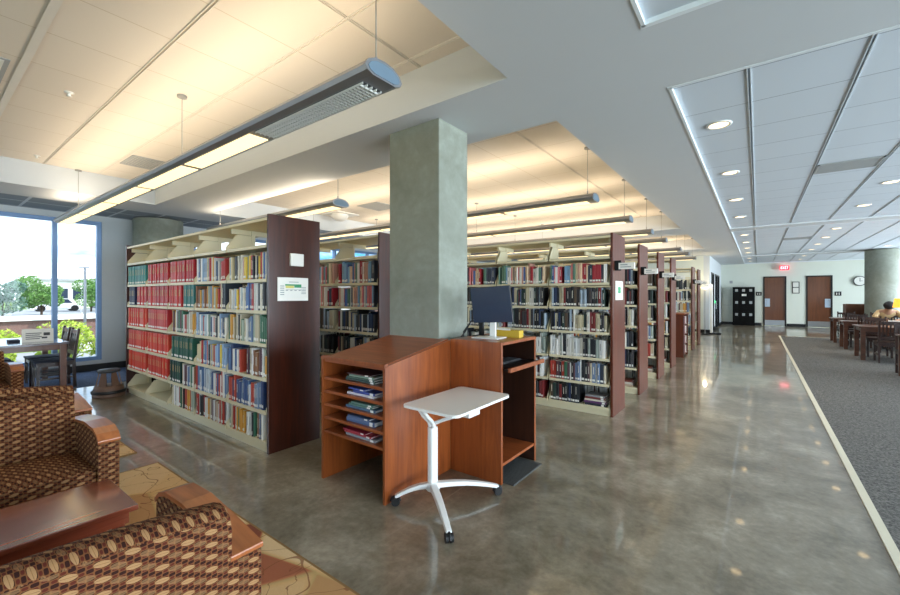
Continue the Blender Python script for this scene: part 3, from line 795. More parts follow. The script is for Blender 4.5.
# books lying flat
def lying(name, x, y, z, sx, sy, h, c, label, cat='book', group=None, rz=0, lab=True):
    t = thing(name, label, cat, (x, y, z), rz, group)
    m_ = bookmat(c)
    b_ = MB(); b_.box(-sx/2, sx/2, -sy/2, sy/2, 0, .003); b_.box(-sx/2, sx/2, -sy/2, sy/2, h-.003, h)
    b_.prism([(-sy/2, 0), (-sy/2, h), (-sy/2-.003, h*.8), (-sy/2-.004, h*.5), (-sy/2-.003, h*.2)], -sx/2, sx/2, 'x')
    b_.build('cover', m_, t)
    Q(-sx/2+.005, sx/2-.005, -sy/2, sy/2-.006, .003, h-.003).build('page_block', M['paper'], t)
    if lab: Q(sx/2-.05, sx/2-.018, -sy/2-.0055, -sy/2-.003, h*.1, h*.92).build('spine_label', M['white'], t)
    return t
# flat pile at the foot of the first aisle stack
pz = LEV[0]
for i, (c, w_, h) in enumerate([((44, 46, 60), .25, .028), ((98, 62, 104), .27, .026), ((214, 206, 188), .25, .022), ((120, 62, 60), .24, .026), ((150, 150, 154), .23, .02)]):
    lying('book', BX-.03-.19, 5.03+.13, pz, w_, .2, h, c, '%s book lying flat, %s up in the pile at the first aisle stack foot' % (cname(c), ORD[i]), group='flat pile on the bottom row of the first aisle stack'); pz += h+.0005
lying('book', -5.45, AY+.12, LEV[3]+.256, .26, .18, .03, (150, 96, 60), 'brown book lying flat on top of upright books, third row of the lounge stack')
for i in range(1, 4):
    pz = LEV[0]
    for j, c in enumerate([(180, 160, 140), (210, 206, 196), (120, 60, 50)]):
        lying('book', BX-.03-.2, ypos[i]+.13, pz, .25, .19, .03, c, '%s book lying flat, %s up in the foot pile of the %s aisle stack' % (cname(c), ORD[j], ORD[i]), group='flat piles at the aisle stack feet', lab=False); pz += .0305

# low bookcase between the aisle stacks
t = thing('low_bookcase', 'low cherry bookcase standing between the fourth and fifth aisle stacks', 'bookshelf', (-1.37, 10.8, 0))
for y in (0, .68): Q(-.6, 0, y, y+.025, 0, 1.0).build('side_panel', M['aisle_wood'], t)
Q(-.62, .015, -.01, .715, 1.0, 1.025).build('top', M['woodx'], t)
Q(-.6, -.58, .025, .68, 0, 1.0).build('back_panel', M['aisle_wood'], t)
for z in (.08, .31, .54, .77): Q(-.58, -.01, .025, .68, z-.02, z).build('shelf', M['aisle_wood'], t)
for i, z in enumerate((.08, .31, .54, .77)):
    for k, c in enumerate(((200, 196, 186), (60, 66, 80), (160, 80, 60), (214, 210, 200))):
        o = Q(-.17, -.02, .06+k*.14, .15+k*.14, z, z+.17).build('book', bookmat(c), None, (-1.37, 10.8, 0))
        tag(o, '%s book block, %s along the %s shelf of the low bookcase' % (cname(c), ORD[k], ['lowest', 'second', 'third', 'upper'][i]), 'book', 'books in the low bookcase')
for k, (dy, c) in enumerate(((.18, (236, 234, 230)), (.45, (206, 214, 220)))):
    t = thing('display_book', ['white display book with red cover disc standing on the low bookcase', 'pale blue display book standing on the low bookcase'][k], 'book', (-1.6, 10.8+dy, 1.025), group='display books on the low bookcase')
    cv = MB(); cv.box(-.02, .0, -.1, .1, 0, .3); cv.build('cover', bookmat(c), t)
    MB().cyl((.0, 0, .2), (.002, 0, .2), .05, n=20).build('cover_print', flat('red_disc_%d' % k, [(196, 60, 50), (60, 90, 130)][k], .6), t)
    e = MB(); e.prism([(-.09, 0), (-.02, 0), (-.02, .2)], -.03, .03, 'y'); e.build('stand', M['grey'], t)

# ---------------------------------------------------------------- slanted lectern-cabinet and kiosk
LX0, LX1, LY0, LY1 = -2.765, -2.05, 1.985, 2.7340
t = thing('sloped_cabinet', 'cherry sloped-top cabinet with five open slots beside the concrete column', 'cabinet', (LX1, LY0, 0))
W = LX1-LX0; D = LY1-LY0
for x in (-W, -.022):
    MB().prism([(0, 0), (D, 0), (D, 1.075), (0, .952)], x, x+.022, 'x').build('side_panel', M['wood'], t, bevel=.002)
MB().prism([(.012, .925), (D, 1.055), (D, 1.083), (.03, .962), (.012, .962)], -W+.0225, -.0225, 'x').build('sloped_top', M['woodx'], t)
MB().prism([(-.004, .945), (.03, .951), (.03, .975), (-.004, .970)], -W, 0, 'x').build('book_ledge', M['wood'], t, bevel=.004)
Q(-W+.0225, -.0225, D-.02, D-.001, 0, 1.05).build('back_panel', M['darkwood'], t)  # dark tone stands in for shade deep inside the cabinet
SLOT = [.388, .497, .600, .702, .806]
for z in SLOT: Q(-W+.0225, -.0225, .008, .45, z-.022, z).build('shelf', M['woodx'], t, bevel=.002)
Q(-W+.0225, -.0225, .45, .47, .366, .93).build('divider', M['darkwood'], t)  # darkened like the back, as shade behind the slots
flatb = [  # per slot, bottom to top of the pile
 (0, [((150, 154, 160), .36, .018, .0), ((176, 58, 70), .33, .014, -.03), ((160, 40, 60), .28, .012, -.07)]),
 (1, [((92, 112, 150), .34, .034, .0), ((74, 92, 128), .26, .014, -.02)]),
 (2, [((76, 104, 128), .36, .02, .0), ((86, 122, 110), .28, .016, .0), ((96, 128, 116), .26, .014, .02)]),
 (3, [((214, 206, 212), .32, .018, .0), ((60, 76, 150), .26, .02, .04), ((70, 84, 160), .2, .012, -.04)]),
 (4, [((44, 66, 62), .36, .016, .0), ((66, 92, 82), .34, .014, .0), ((120, 142, 124), .3, .016, .01), ((90, 50, 50), .28, .01, -.02)]),
]
SN = ['lowest', 'second lowest', 'middle', 'second highest', 'top']
for s_, L in flatb:
    z = SLOT[s_]
    for i, (c, w_, h, dx) in enumerate(L):
        w2 = w_*.9
        lying('flat_book', LX1-.30+dx, LY0+.16, z, w2, .24, h, c, '%s flat-lying book, %s up in the %s slot of the sloped cabinet' % (cname(c), ORD[i], SN[s_]), group='flat books in the sloped cabinet slots'); z += h+.0006

KX0, KX1, KY0, KY1 = -2.05, -1.565, 2.735, 3.34
t = thing('kiosk_desk', 'tall cherry computer kiosk with open side, right of the concrete column', 'desk', (KX1, KY0, 0))
KW = KX1-KX0; KD = KY1-KY0
Q(-KW, 0, 0, .024, 0, 1.085).build('front_panel', M['wood'], t, bevel=.002)
Q(-KW, -.003, KD-.024, KD, 0, 1.062).build('side_panel', M['darkwood'], t); Q(-.003, 0, KD-.024, KD, 0, 1.062).build('edge_band', M['wood'], t)  # panel darkened for interior shade, cherry kept on its front edge
Q(-KW+.001, .004, .0245, KD+.002, 1.062, 1.085).build('top', M['woodx'], t, bevel=.002)
Q(-KW, -KW+.02, .0245, KD-.0245, 0, 1.061).build('back_panel', M['darkwood'], t)  # kiosk inside coloured dark in place of shade
Q(-KW+.021, -.006, .0245, KD-.0245, .13, .152).build('shelf', M['woodx'], t)
kt = MB(); kt.box(-.40, .045, .045, KD-.045, .865, .882); kt.build('keyboard_tray', M['blackmetal'], t)
Q(.045, .07, .02, KD-.0+.03, .858, .892).build('tray_edge', M['woodx'], [c for c in t.children if c.name.startswith('keyboard_tray')][0], bevel=.003)
kb = thing('keyboard', 'black keyboard lying on the pulled-out kiosk tray', 'keyboard', (KX1-.16, KY0+.30, .8825))
Q(-.07, .07, -.21, .21, 0, .012).build('keyboard_body', M['black'], kb, bevel=.004)
ks = MB()
for r_ in range(5):
    for q in range(15): ks.box(-.06+r_*.025, -.04+r_*.025, -.2+q*.027, -.178+q*.027, .012, .016)
ks.build('keys', M['dgrey'], kb)
t = thing('floor_mat', 'dark ribbed mat on the floor beneath the kiosk shelf', 'mat', (KX1, KY0, 0))
mm = MB(); mm.box(-.40, .085, .04, KD-.06, 0, .008)
for k in range(24): mm.box(-.40, .085, .05+k*.020, .058+k*.020, .008, .011)
mm.build('mat_body', M['mat'], t)

# monitor and things on the kiosk
t = thing('monitor', 'thin flat computer monitor on a white stand on top of the kiosk', 'monitor', (-1.80, 2.97, 1.0855), math.radians(-3))
t.rotation_euler = (0, 0, math.radians(4))
Mx = Matrix.Translation((0, 0, .285)) @ Matrix.Rotation(math.radians(-3), 4, 'Y') @ Matrix.Rotation(math.radians(7), 4, 'X')
s = MB(Mx); s.box(-.185, .185, 0, .022, -.155, .150); s.build('screen_housing', M['black'], t, bevel=.004)
s = MB(Mx); s.box(-.182, .182, -.002, -.0003, -.152, .147); s.build('screen', M['screen'], t)
s = MB(); s.box(-.028, .028, .028, .05, .008, .26); s.build('stand_neck', M['whitemetal'], t, bevel=.004)
s = MB(); s.box(-.14, .10, -.09, .10, 0, .010); s.build('stand_base', M['whitemetal'], t, bevel=.004)
t = thing('small_screen', 'small black screen on a stem beside the column behind the monitor', 'monitor', (-2.08, 3.20, 0))
t.location = (-1.955, 3.05, 1.0855)
Q(-.085, .065, 0, .03, .165, .35).build('screen_housing', M['black'], t, bevel=.004)
Q(-.02, .02, .005, .028, .01, .17).build('stem', M['blackmetal'], t); Q(-.06, .06, -.04, .07, 0, .01).build('stand_base', M['blackmetal'], t)
cb = MB()
for k in range(3):
    pts = [Vector((-2.0+.01*k, 3.09, 1.30-.02*k)), Vector((-2.02, 3.0, 1.22)), Vector((-2.035-.01*k, 2.93, 1.13)), Vector((-2.03, 2.86+.02*k, 1.093))]
    cb.tube(pts, .005, 6)
tag(cb.build('cable', M['black']), 'black cables looping down beside the column onto the kiosk top', 'cable')
t = thing('card_box', 'mustard yellow open box of slips on the kiosk top behind the monitor', 'box', (-1.74, 3.16, 1.0855), .1)
b_ = MB(); b_.box(-.12, .12, -.05, .05, 0, .004)
for y in (-.05, .046): b_.box(-.12, .12, y, y+.004, .004, .06)
for x in (-.12, .116): b_.box(x, x+.004, -.046, .046, .004, .06)
b_.build('box_body', M['yellow'], t)
Q(-.112, .112, -.042, .042, .004, .052).build('paper_slips', M['paper'], t)
t = Q(-.06, .06, -.04, .04, 0, .003).build('paper_slip', M['paper'], None, (-1.80, 3.14, 1.146)); t.rotation_euler = (.1, .1, .5)
t.location = (-1.78, 3.15, 1.150)
tag(t, 'loose white paper slip lying on the yellow box', 'paper')

# white mobile lap table
t = thing('mobile_table', 'white height-adjustable mobile table on three casters in front of the kiosk', 'table', (-1.70, 2.2, 0))
ox, oy = -1.70, 2.2
def rr(x0, x1, y0, y1, r, n=6):
    out = []
    for cx_, cy_, a0 in ((x1-r, y1-r, 0), (x0+r, y1-r, PI/2), (x0+r, y0+r, PI), (x1-r, y0+r, 1.5*PI)):
        for k in range(n+1): out.append((cx_+r*math.cos(a0+k*PI/2/n), cy_+r*math.sin(a0+k*PI/2/n)))
    return out
tp = [(x-ox, y-oy) for x, y in rr(-1.90, -1.445, 1.985, 2.67, .045)]
MB().prism(tp, .705, .722, 'z').build('tabletop', M['white'], t, bevel=.004)
hub = Vector((-1.815, 2.215, 0)) - Vector((ox, oy, 0))
# column rises from the hub
b_ = MB(); b_.prism([(hub.x+p[0], hub.y+p[1]) for p in rr(-.024, .024, -.036, .036, .015)], .13, .53, 'z'); b_.build('column', M['whitemetal'], t, bevel=.002)
b_ = MB(); b_.box(hub.x-.06, hub.x+.08, hub.y-.10, hub.y+.06, .688, .705)
b_.box(.13, .21, -.01, .12, .65, .705); b_.box(hub.x, .2, hub.y-.06, hub.y+.02, .692, .705)
b_.build('top_bracket', M['whitemetal'], t, bevel=.006)
b_ = MB()
for dx in (-.018, .018):
    b_.tube([(hub.x+dx, hub.y, .51), (hub.x-.006+dx, hub.y-.012, .565), (hub.x-.03+dx, hub.y-.045, .61), (hub.x-.045+dx, hub.y-.07, .655), (hub.x-.03+dx, hub.y-.07, .70)], .014, 8)
b_.build('hinge_link', M['whitemetal'], t)
MB().tube([(hub.x+.02, hub.y, .56), (hub.x+.07, hub.y+.01, .585), (.12, .04, .655), (.16, .05, .67)], .013, 8).build('gas_strut', M['whitemetal'], t)
feet = [(-2.005, 2.035), (-1.515, 2.60), (-1.445, 1.915)]
hb = MB(); hb.lathe([(.001, .155), (.035, .152), (.05, .13), (.052, .105), (.04, .09), (.001, .088)], (hub.x, hub.y, 0), 20); hb.build('hub', M['whitemetal'], t)
for fx, fy in feet:
    e = Vector((fx-ox, fy-oy, 0)); d = (e-hub); Ln = d.length; d.normalize(); nrm = Vector((-d.y, d.x, 0))
    st_ = []
    for k in range(7):
        q = k/6; c = hub+d*(Ln*q); zt = .145-.075*q-.02*math.sin(q*PI)*-1; w_ = .030-.010*q; th = .034-.012*q
        st_.append([c+nrm*w_+Vector((0, 0, zt-th)), c-nrm*w_+Vector((0, 0, zt-th)), c-nrm*w_*.8+Vector((0, 0, zt)), c+nrm*w_*.8+Vector((0, 0, zt))])
    vs_ = [p for R in st_ for p in R]; fs_ = [(i*4+k, i*4+(k+1) % 4, i*4+4+(k+1) % 4, i*4+4+k) for i in range(6) for k in range(4)] + [(3, 2, 1, 0), (24, 25, 26, 27)]
    lg = MB().add(vs_, fs_).build('leg', M['whitemetal'], t, bevel=.004)
    cs = MB(); c = e - d*.005
    for sgn in (-1, 1):
        cs.cyl(c+nrm*.006*sgn+Vector((0, 0, .029)), c+nrm*.024*sgn+Vector((0, 0, .029)), .029, n=22)
    cs.cyl(c+Vector((0, 0, .03)), c+Vector((0, 0, .062)), .010, n=10)
    hd = []
    for k in range(9):
        a_ = PI*k/8; hd.append(c+d*math.cos(a_)*.033+Vector((0, 0, .029+math.sin(a_)*.033)))
    cs.tube(hd, .007, 6)
    cs.build('caster', M['rubber'], lg)

# ---------------------------------------------------------------- lounge
def rounded_slab(x0, x1, y0, y1, z0, z1, crown=0, seg=10):
    """soft cushion: grid box with a crowned top"""
    mb = MB(); nx, ny = 8, seg
    top = []
    for i in range(nx+1):
        for j in range(ny+1):
            u, v_ = i/nx, j/ny
            k = (1-(2*u-1)**4)*(1-(2*v_-1)**6)
            top.append((x0+(x1-x0)*u, y0+(y1-y0)*v_, z1-crown*(1-k)))
    bot = [(p[0], p[1], z0) for p in top]; N = len(top)
    idx = lambda i, j: i*(ny+1)+j
    fs = [(idx(i, j), idx(i+1, j), idx(i+1, j+1), idx(i, j+1)) for i in range(nx) for j in range(ny)]
    mb.add(top, fs, 0, True); mb.add(bot, [f[::-1] for f in fs], 0)
    ring = [idx(i, 0) for i in range(nx+1)] + [idx(nx, j) for j in range(1, ny+1)] + [idx(i, ny) for i in range(nx-1, -1, -1)] + [idx(0, j) for j in range(ny-1, 0, -1)]
    mb.add(top+bot, [(ring[k], N+ring[k], N+ring[(k+1) % len(ring)], ring[(k+1) % len(ring)]) for k in range(len(ring))], 0, True)
    return mb
def sofa(name, label, cat, loc, rz, W=1.45, D=.72, BH=.80, crown=.045, group=None):
    """faces local +x; local origin: floor under the middle of the back face; y = width"""
    t = thing(name, label, cat, loc, rz, group)
    h = W/2; aw = .098
    # back: outline in (y,z), gently crowned top, leaned slab
    n = 14; 
    def zt(y): return BH-crown*(abs(y)/(h-aw))**2.2
    yy = [-(h-aw) + 2*(h-aw)*k/n for k in range(n+1)]
    prof = []   # cross-section in (x,z) as function of top height
    vs_ = []
    for y in yy:
        T = zt(y); e = min(1, (h-aw-abs(y))/.05+.25)
        sec = [(.0, .10), (.0, T-.06), (.012, T-.025), (.045, T-.004), (.085, T), (.13, T-.012), (.16, T-.045), (.175, T-.10), (.21, .43), (.21, .10)]
        vs_ += [(p[0], y, p[1]) for p in sec]
    m_ = 10
    fs_ = [(i*m_+k, i*m_+(k+1) % m_, (i+1)*m_+(k+1) % m_, (i+1)*m_+k) for i in range(n) for k in range(m_)]
    b_ = MB().add(vs_, fs_, 0, True); b_.add(vs_, [tuple(range(m_))[::-1], tuple(range(n*m_, n*m_+m_))])
    b_.build('backrest', M['fab'], t, bevel=.012)
    rounded_slab(.19, D-.03, -(h-aw)+.004, (h-aw)-.004, .27, .455, .035).build('seat_cushion', M['fab'], t)
    Q(.02, D-.05, -(h-aw)+.003, (h-aw)-.003, .10, .27).build('seat_base', M['fab'], t, bevel=.01)
    for sg in (-1, 1):
        y0, y1 = (h-aw, h) if sg > 0 else (-h, -(h-aw))
        # arm: fabric slab, top slopes up from back then rolls down at the front
        top = [(.0, .585), (D*.3, .615), (D*.6, .638), (D-.10, .632), (D-.03, .610), (D, .575)]
        MB().prism([(.0, .09), (D, .09)] + [(p[0], p[1]-.006) for p in top[::-1]], y0, y1, 'y').build('arm', M['fab'], t, bevel=.010)
        cap = [(p[0]-.004+(.010 if k == 5 else 0), p[1]-.004) for k, p in enumerate(top)] + [(p[0]-.004+(.012 if k == 5 else 0), p[1]+.014) for k, p in list(enumerate(top))[::-1]]
        MB().prism(cap, y0-.004, y1+.004, 'y').build('arm_cap', M['armwood'], t, bevel=.004, label='curved wooden arm cap')
    for x in (.05, D-.07):
        for y in (-h+.06, h-.06): MB().cyl((x, y, .0), (x, y, .10), .018, .026, 12).build('leg', M['armwood'], t)
    return t
G1 = 'patterned lounge sofas'
sofa('sofa', 'leaf-patterned brown sofa with wooden arm caps facing the coffee table, its back to another sofa', 'sofa', (-3.78, .045, .0102), 0, W=1.46, group=G1)
sofa('sofa', 'leaf-patterned brown sofa seen from behind in the foreground, nearest the camera', 'sofa', (-1.355, .012, .0102), PI, W=1.44, D=.66, BH=.79, group=G1)
sofa('sofa', 'leaf-patterned brown sofa facing the windows, back to back with the coffee table sofa', 'sofa', (-4.02, .10, .0002), PI, W=1.50, BH=.82, group=G1)
sofa('armchair', 'leaf-patterned brown armchair across the far rug near the reading table by the windows', 'armchair', (-7.42, .42, .0102), 0, W=.80, group=None)

t = thing('coffee_table', 'low cherry coffee table with an overhanging top between the two nearer sofas', 'table', (-2.625, .12, .0102))
Q(-.235, .235, -.56, .56, .405, .43).build('tabletop', M['tablewood'], t, bevel=.004)
ap = MB(); ap.box(-.205, .205, -.53, -.51, .345, .405); ap.box(-.205, .205, .51, .53, .345, .405); ap.box(-.205, -.185, -.51, .51, .345, .405); ap.box(.185, .205, -.51, .51, .345, .405)
ap.build('apron', M['tablewood'], t)
for x in (-.175, .175):
    for y in (-.49, .49): Q(x-.025, x+.025, y-.025, y+.025, .0, .405).build('leg', M['tablewood'], t)

def rug(label, x0, x1, y0, y1):
    t = thing('rug', label, 'rug', ((x0+x1)/2, (y0+y1)/2, 0), group='abstract patterned rugs')
    a, b_ = (x1-x0)/2, (y1-y0)/2
    Q(-a, a, -b_, b_, .0, .010).build('pile', M['rug'], t)
    e = MB(); w_ = .012
    e.box(-a-w_, a+w_, -b_-w_, -b_, 0, .0105); e.box(-a-w_, a+w_, b_, b_+w_, 0, .0105); e.box(-a-w_, -a, -b_, b_, 0, .0105); e.box(a, a+w_, -b_, b_, 0, .0105)
    e.build('binding', flat('rug_binding', (150, 116, 72), .95), t)
rug('tan abstract-patterned rug under the coffee table and nearest sofa', -4.12, -.9, -1.3, 1.305)
rug('tan abstract-patterned rug in front of the window-facing sofa', -7.6, -4.56, -1.3, 1.27)

# step stool beside the lounge stack
t = thing('step_stool', 'round brown two-step kick stool at the far end of the lounge stack', 'stool', (-7.45, 1.765, 0))
t.scale = (.88, .88, 1)
MB().lathe([(.001, .0), (.21, 0), (.215, .02), (.21, .05), (.195, .06), (.20, .10), (.198, .12), (.185, .16), (.17, .165), (.001, .165)], n=36).build('lower_step', M['stoolbrown'], t)
MB().lathe([(.222, .055), (.228, .065), (.228, .085), (.222, .095), (.205, .095), (.205, .055), (.222, .055)], n=36).build('bumper_band', M['black'], t)
for k in range(6):
    a_ = k*PI/3+.3; c, s_ = math.cos(a_), math.sin(a_)
    w_ = MB(Matrix.Rotation(a_, 4, 'Z')); w_.add([(.168, -.055, .165), (.168, .055, .165), (.13, .03, .345), (.13, -.03, .345), (.150, -.055, .165), (.150, .055, .165), (.115, .03, .345), (.115, -.03, .345)],
        [(0, 1, 2, 3), (7, 6, 5, 4), (0, 4, 5, 1), (1, 5, 6, 2), (2, 6, 7, 3), (3, 7, 4, 0)])
    w_.build('leg', M['stoolbrown'], t)
MB().lathe([(.001, .345), (.14, .345), (.148, .35), (.15, .37), (.145, .385), (.001, .388)], n=36).build('top_step', M['dgrey'], t)

# ---------------------------------------------------------------- wooden chairs and tables
def chair(label, loc, rz, seat_m, wood_m, group):
    """faces local +y"""
    t = thing('wooden_chair', label, 'chair', loc, rz, group)
    rounded_slab(-.22, .22, -.20, .23, .425, .462, .010).build('seat', seat_m, t)
    for sx in (-1, 1):
        MB().prism([(sx*.195-.018, .20-.018), (sx*.195+.018, .20-.018), (sx*.195+.018, .20+.018), (sx*.195-.018, .20+.018)], 0, .425, 'z').build('leg', wood_m, t)
        b_ = MB(); b_.prism([(-.235, 0), (-.195, 0), (-.185, .44), (-.25, .92), (-.28, .92), (-.222, .44)], sx*.195-.016, sx*.195+.016, 'x'); b_.build('leg', wood_m, t, label='tall rear leg carrying the back')
    for z, y in ((.86, -.262), (.54, -.212)): Q(-.179, .179, y-.012, y+.012, z-.03, z+.03).build('back_rail', wood_m, t)
    b_ = MB()
    for k in range(6):
        x = -.14+k*.056; b_.prism([(-.215, .56), (-.203, .56), (-.255, .84), (-.267, .84)], x-.012, x+.012, 'x')
    b_.build('back_slats', wood_m, t)
    b_ = MB(); b_.box(-.18, .18, .19, .21, .36, .42); b_.box(-.18, .18, -.21, -.19, .36, .42)
    for sx in (-1, 1): b_.box(sx*.195-.01, sx*.195+.01, -.19, .19, .36, .42); b_.box(sx*.195-.009, sx*.195+.009, -.2, .19, .16, .19)
    b_.build('rails', wood_m, t)
    return t
def table(label, x0, x1, y0, y1, z, wood_m, leg_m, group=None, lw=.07):
    t = thing('reading_table', label, 'table', ((x0+x1)/2, (y0+y1)/2, 0), 0, group)
    a, b_ = (x1-x0)/2, (y1-y0)/2
    Q(-a, a, -b_, b_, z-.03, z).build('tabletop', wood_m, t, bevel=.004)
    f = MB(); f.box(-a+.06, a-.06, -b_+.05, -b_+.07, z-.11, z-.03); f.box(-a+.06, a-.06, b_-.07, b_-.05, z-.11, z-.03); f.box(-a+.05, -a+.07, -b_+.05, b_-.05, z-.11, z-.03); f.box(a-.07, a-.05, -b_+.05, b_-.05, z-.11, z-.03)
    f.build('apron', leg_m, t)
    for x in (-a+.03, a-.03-lw):
        for y in (-b_+.03, b_-.03-lw): Q(x, x+lw, y, y+lw, 0, z-.03).build('leg', leg_m, t)
    return t
M['bluetop'] = wood('window_table_top', (96, 88, 96), (128, 120, 128), 0, rough=.15, coat=.6)
table('long glossy reading table beside the window wall', -9.75, -8.3, .72, 1.5, .745, M['bluetop'], M['doorwood'])
c0 = chair('dark wooden chair tucked under the window table, stack side, nearer the lounge', (-8.80, 1.40, 0), PI, M['navy'], M['darkwood'], 'chairs at the window table')
dup(c0, (-9.38, 1.40, 0), PI, 'dark wooden chair tucked under the window table, stack side, nearer the glass')
dup(c0, (-8.85, .76, 0), 0, 'dark wooden chair on the near side of the window table, nearer the lounge')
dup(c0, (-9.42, .76, 0), 0, 'dark wooden chair on the near side of the window table, nearer the glass')
# what lies on the window table
t = thing('sign_box', 'white table sign with dark print standing on the window table', 'sign', (-8.75, 1.22, .745), 1.45)
MB().prism([(-.07, 0), (.07, 0), (.02, .19), (-.02, .19)], -.17, .17, 'x').build('sign_body', M['paper'], t, bevel=.004)
Mx = Matrix.Translation((0, -.0465, .09)) @ Matrix.Rotation(math.radians(-14.7), 4, 'X')
s = MB(Mx)
for k in range(4): s.box(-.13, .02+.02*(k % 2), -.004, -.001, -.05+k*.028, -.04+k*.028)
s.box(.06, .13, -.004, -.001, .0, .045); s.box(.04, .1, -.004, -.001, -.045, -.02)
s.build('print', M['dgrey'], t)
o = Q(-.1, .1, -.06, .06, 0, .035).build('book', M['navy'], None, (-8.9, .98, .745), bevel=.004); tag(o, 'small dark case lying on the window table next to the white sign', 'case')
o.name = 'small_case'

# reading area on the right
RT = [(9.85, 10.75), (12.75, 13.65), (15.0, 15.85), (16.9, 17.7)]
for i, (a, b_) in enumerate(RT):
    table('long wooden reading table on the grey carpet, %s row from the near end' % ORD[i], 1.98 if i == 0 else 1.80, 4.6, a, b_, .75, M['readwood'], M['readwood'], 'reading tables on the carpet', .075)
g_ = 'wooden chairs at the reading tables'
c0 = None
for i, (a, b_) in enumerate(RT):
    for j, X in enumerate((2.25, 3.0, 3.75)):
        if i == 0 and j > 0: continue
        for s_, (Y, rz) in (('front side', (a-.10, 0)), ('far side', (b_+.10, PI))):
            lb = 'slat-backed wooden chair, %s of the %s reading table, %s along it' % (s_, ORD[i], ORD[j])
            c0 = chair(lb, (X, Y, 0), rz, M['darkwood'], M['darkwood'], g_) if c0 is None else dup(c0, (X, Y, 0), rz, lb, g_)
# desk lamp
t = thing('desk_lamp', 'desk lamp with glowing amber shade on the second reading table', 'lamp', (2.62, 13.35, .75))
MB().lathe([(.001, 0), (.09, 0), (.09, .012), (.03, .03), (.012, .05), (.012, .42), (.001, .42)], n=24).build('base', M['blackmetal'], t)
MB().lathe([(.20, .42), (.17, .62)], n=32).build('lamp_shade', M['lampshade'], t)
MB().cyl((0, 0, .4), (0, 0, .66), .006, n=8).build('harp', M['blackmetal'], t)
l = bpy.data.lights.new('desk_lamp_bulb', 'POINT'); l.energy = 6; l.color = (1, .7, .35); l.shadow_soft_size = .05
o = bpy.data.objects.new('desk_lamp_bulb', l); C.objects.link(o); o.parent = t; o.location = (0, 0, .5)
# things on the third table
o = MB().add([], []).box(-.16, .16, -.1, .1, 0, .07).build('bag', M['black'], None, (2.35, 15.35, .75), bevel=.03, seg=3); tag(o, 'soft black pouch lying on the table beside the reading person', 'bag')
# study carrel far behind
t = thing('study_carrel', 'wooden study carrel with two bays against the far wall by the round column', 'desk', (2.55, 20.6, 0))
Q(0, 1.3, 0, .6, .70, .73).build('desktop', M['readwood'], t)
for x in (0, .64, 1.27): Q(x, x+.03, 0, .6, 0, 1.12).build('divider', M['readwood'], t)
Q(0, 1.3, .57, .6, 0, 1.12).build('back_panel', M['doorwood'], t)

# ---------------------------------------------------------------- far wall fittings
t = thing('locker', 'black nine-door locker block standing against the far wall beside the first wooden door', 'locker', (-.98, 24.05, 0))
LK = flat('locker_black', (7, 7, 8), .6, spec=.2)
Q(0, .86, 0, .44, 0, 1.83).build('body', LK, t)
for r_ in range(3):
    for q in range(3):
        x = .02+q*.275; z = .1+r_*.575
        d = Q(x, x+.27, -.015, 0, z, z+.565).build('door', LK, t)
        Q(x+.08, x+.19, -.022, -.015, z+.36, z+.48).build('handle_plate', M['steel'], d)
Q(.36, .54, -.024, -.015, 1.40, 1.5).build('notice', M['paper'], t)
t = thing('wall_clock', 'round white-faced wall clock with dark rim half behind the round column', 'clock', (3.47, 24.48, 2.05))
MB().cyl((0, 0, 0), (0, -.05, 0), .21, n=32).build('rim', M['dgrey'], t); MB().cyl((0, -.05, 0), (0, -.055, 0), .18, n=32).build('clock_face', M['white'], t)
h = MB(); h.box(-.008, .008, -.06, -.056, -.02, .12); h.box(-.02, .09, -.06, -.056, -.006, .006); h.build('hands', M['black'], t)
def rect_on_front(name, cat, label, x0, x1, z0, z1, fm, im, d=.02):
    t = thing(name, label, cat, (x0, YF, z0)); W_ = x1-x0; H_ = z1-z0
    Q(0, W_, -d, 0, 0, H_).build('frame', fm, t)
    return t, W_, H_
t, W_, H_ = rect_on_front('framed_notice', 'notice', 'dark framed notice hanging between the two far wooden doors', 1.25, 1.51, 1.52, 2.06, M['black'], M['paper'])
p = MB(); p.box(.03, W_-.03, -.024, -.02, .03, H_*.48); p.box(.03, W_-.03, -.024, -.02, H_*.54, H_-.03); p.build('notice_sheet', M['paper'], t)
for x0, lb in ((-.08, 'small black room sign left of the first far wooden door'), (2.68, 'small black room sign right of the second far wooden door')):
    t, W_, H_ = rect_on_front('room_sign', 'sign', lb, x0, x0+.22, 1.42, 1.6, M['black'], M['paper'])
    t['group'] = 'black room signs by the far doors'
    p = MB(); p.cyl((.07, -.022, .12), (.07, -.024, .12), .018, n=12); p.box(.055, .085, -.024, -.02, .04, .10); p.cyl((.15, -.022, .12), (.15, -.024, .12), .018, n=12); p.box(.135, .165, -.024, -.02, .04, .10)
    p.build('symbol', M['white'], t)
t = thing('exit_sign', 'glowing red EXIT sign under the ceiling above the first far door', 'sign', (.80, 24.3, 2.60))
Q(0, .34, -.03, .03, 0, .2).build('sign_body', M['exit'], t); Q(.15, .19, -.01, .01, .2, .375).build('mount', M['white'], t)
L5 = {'E': ['111', '100', '110', '100', '111'], 'X': ['101', '101', '010', '101', '101'], 'I': ['111', '010', '010', '010', '111'], 'T': ['111', '010', '010', '010', '010']}
p = MB()
for q, ch in enumerate('EXIT'):
    for r_, row in enumerate(L5[ch]):
        for c_, bit in enumerate(row):
            if bit == '1': p.box(.035+q*.072+c_*.018, .035+q*.072+(c_+1)*.018, -.034, -.03, .15-r_*.024-.012, .15-r_*.024+.012)
p.build('letters', M['exitw'], t)
o = Q(-1.12, -1.0, YF-.03, YF, 2.02, 2.15).build('wall_box', M['vent']); tag(o, 'small beige alarm box high on the far wall above the locker', 'wall box')
t = thing('blank_board', 'pale blank panel on the far wall beside the locker block', 'panel', (-1.4, YF, .95))
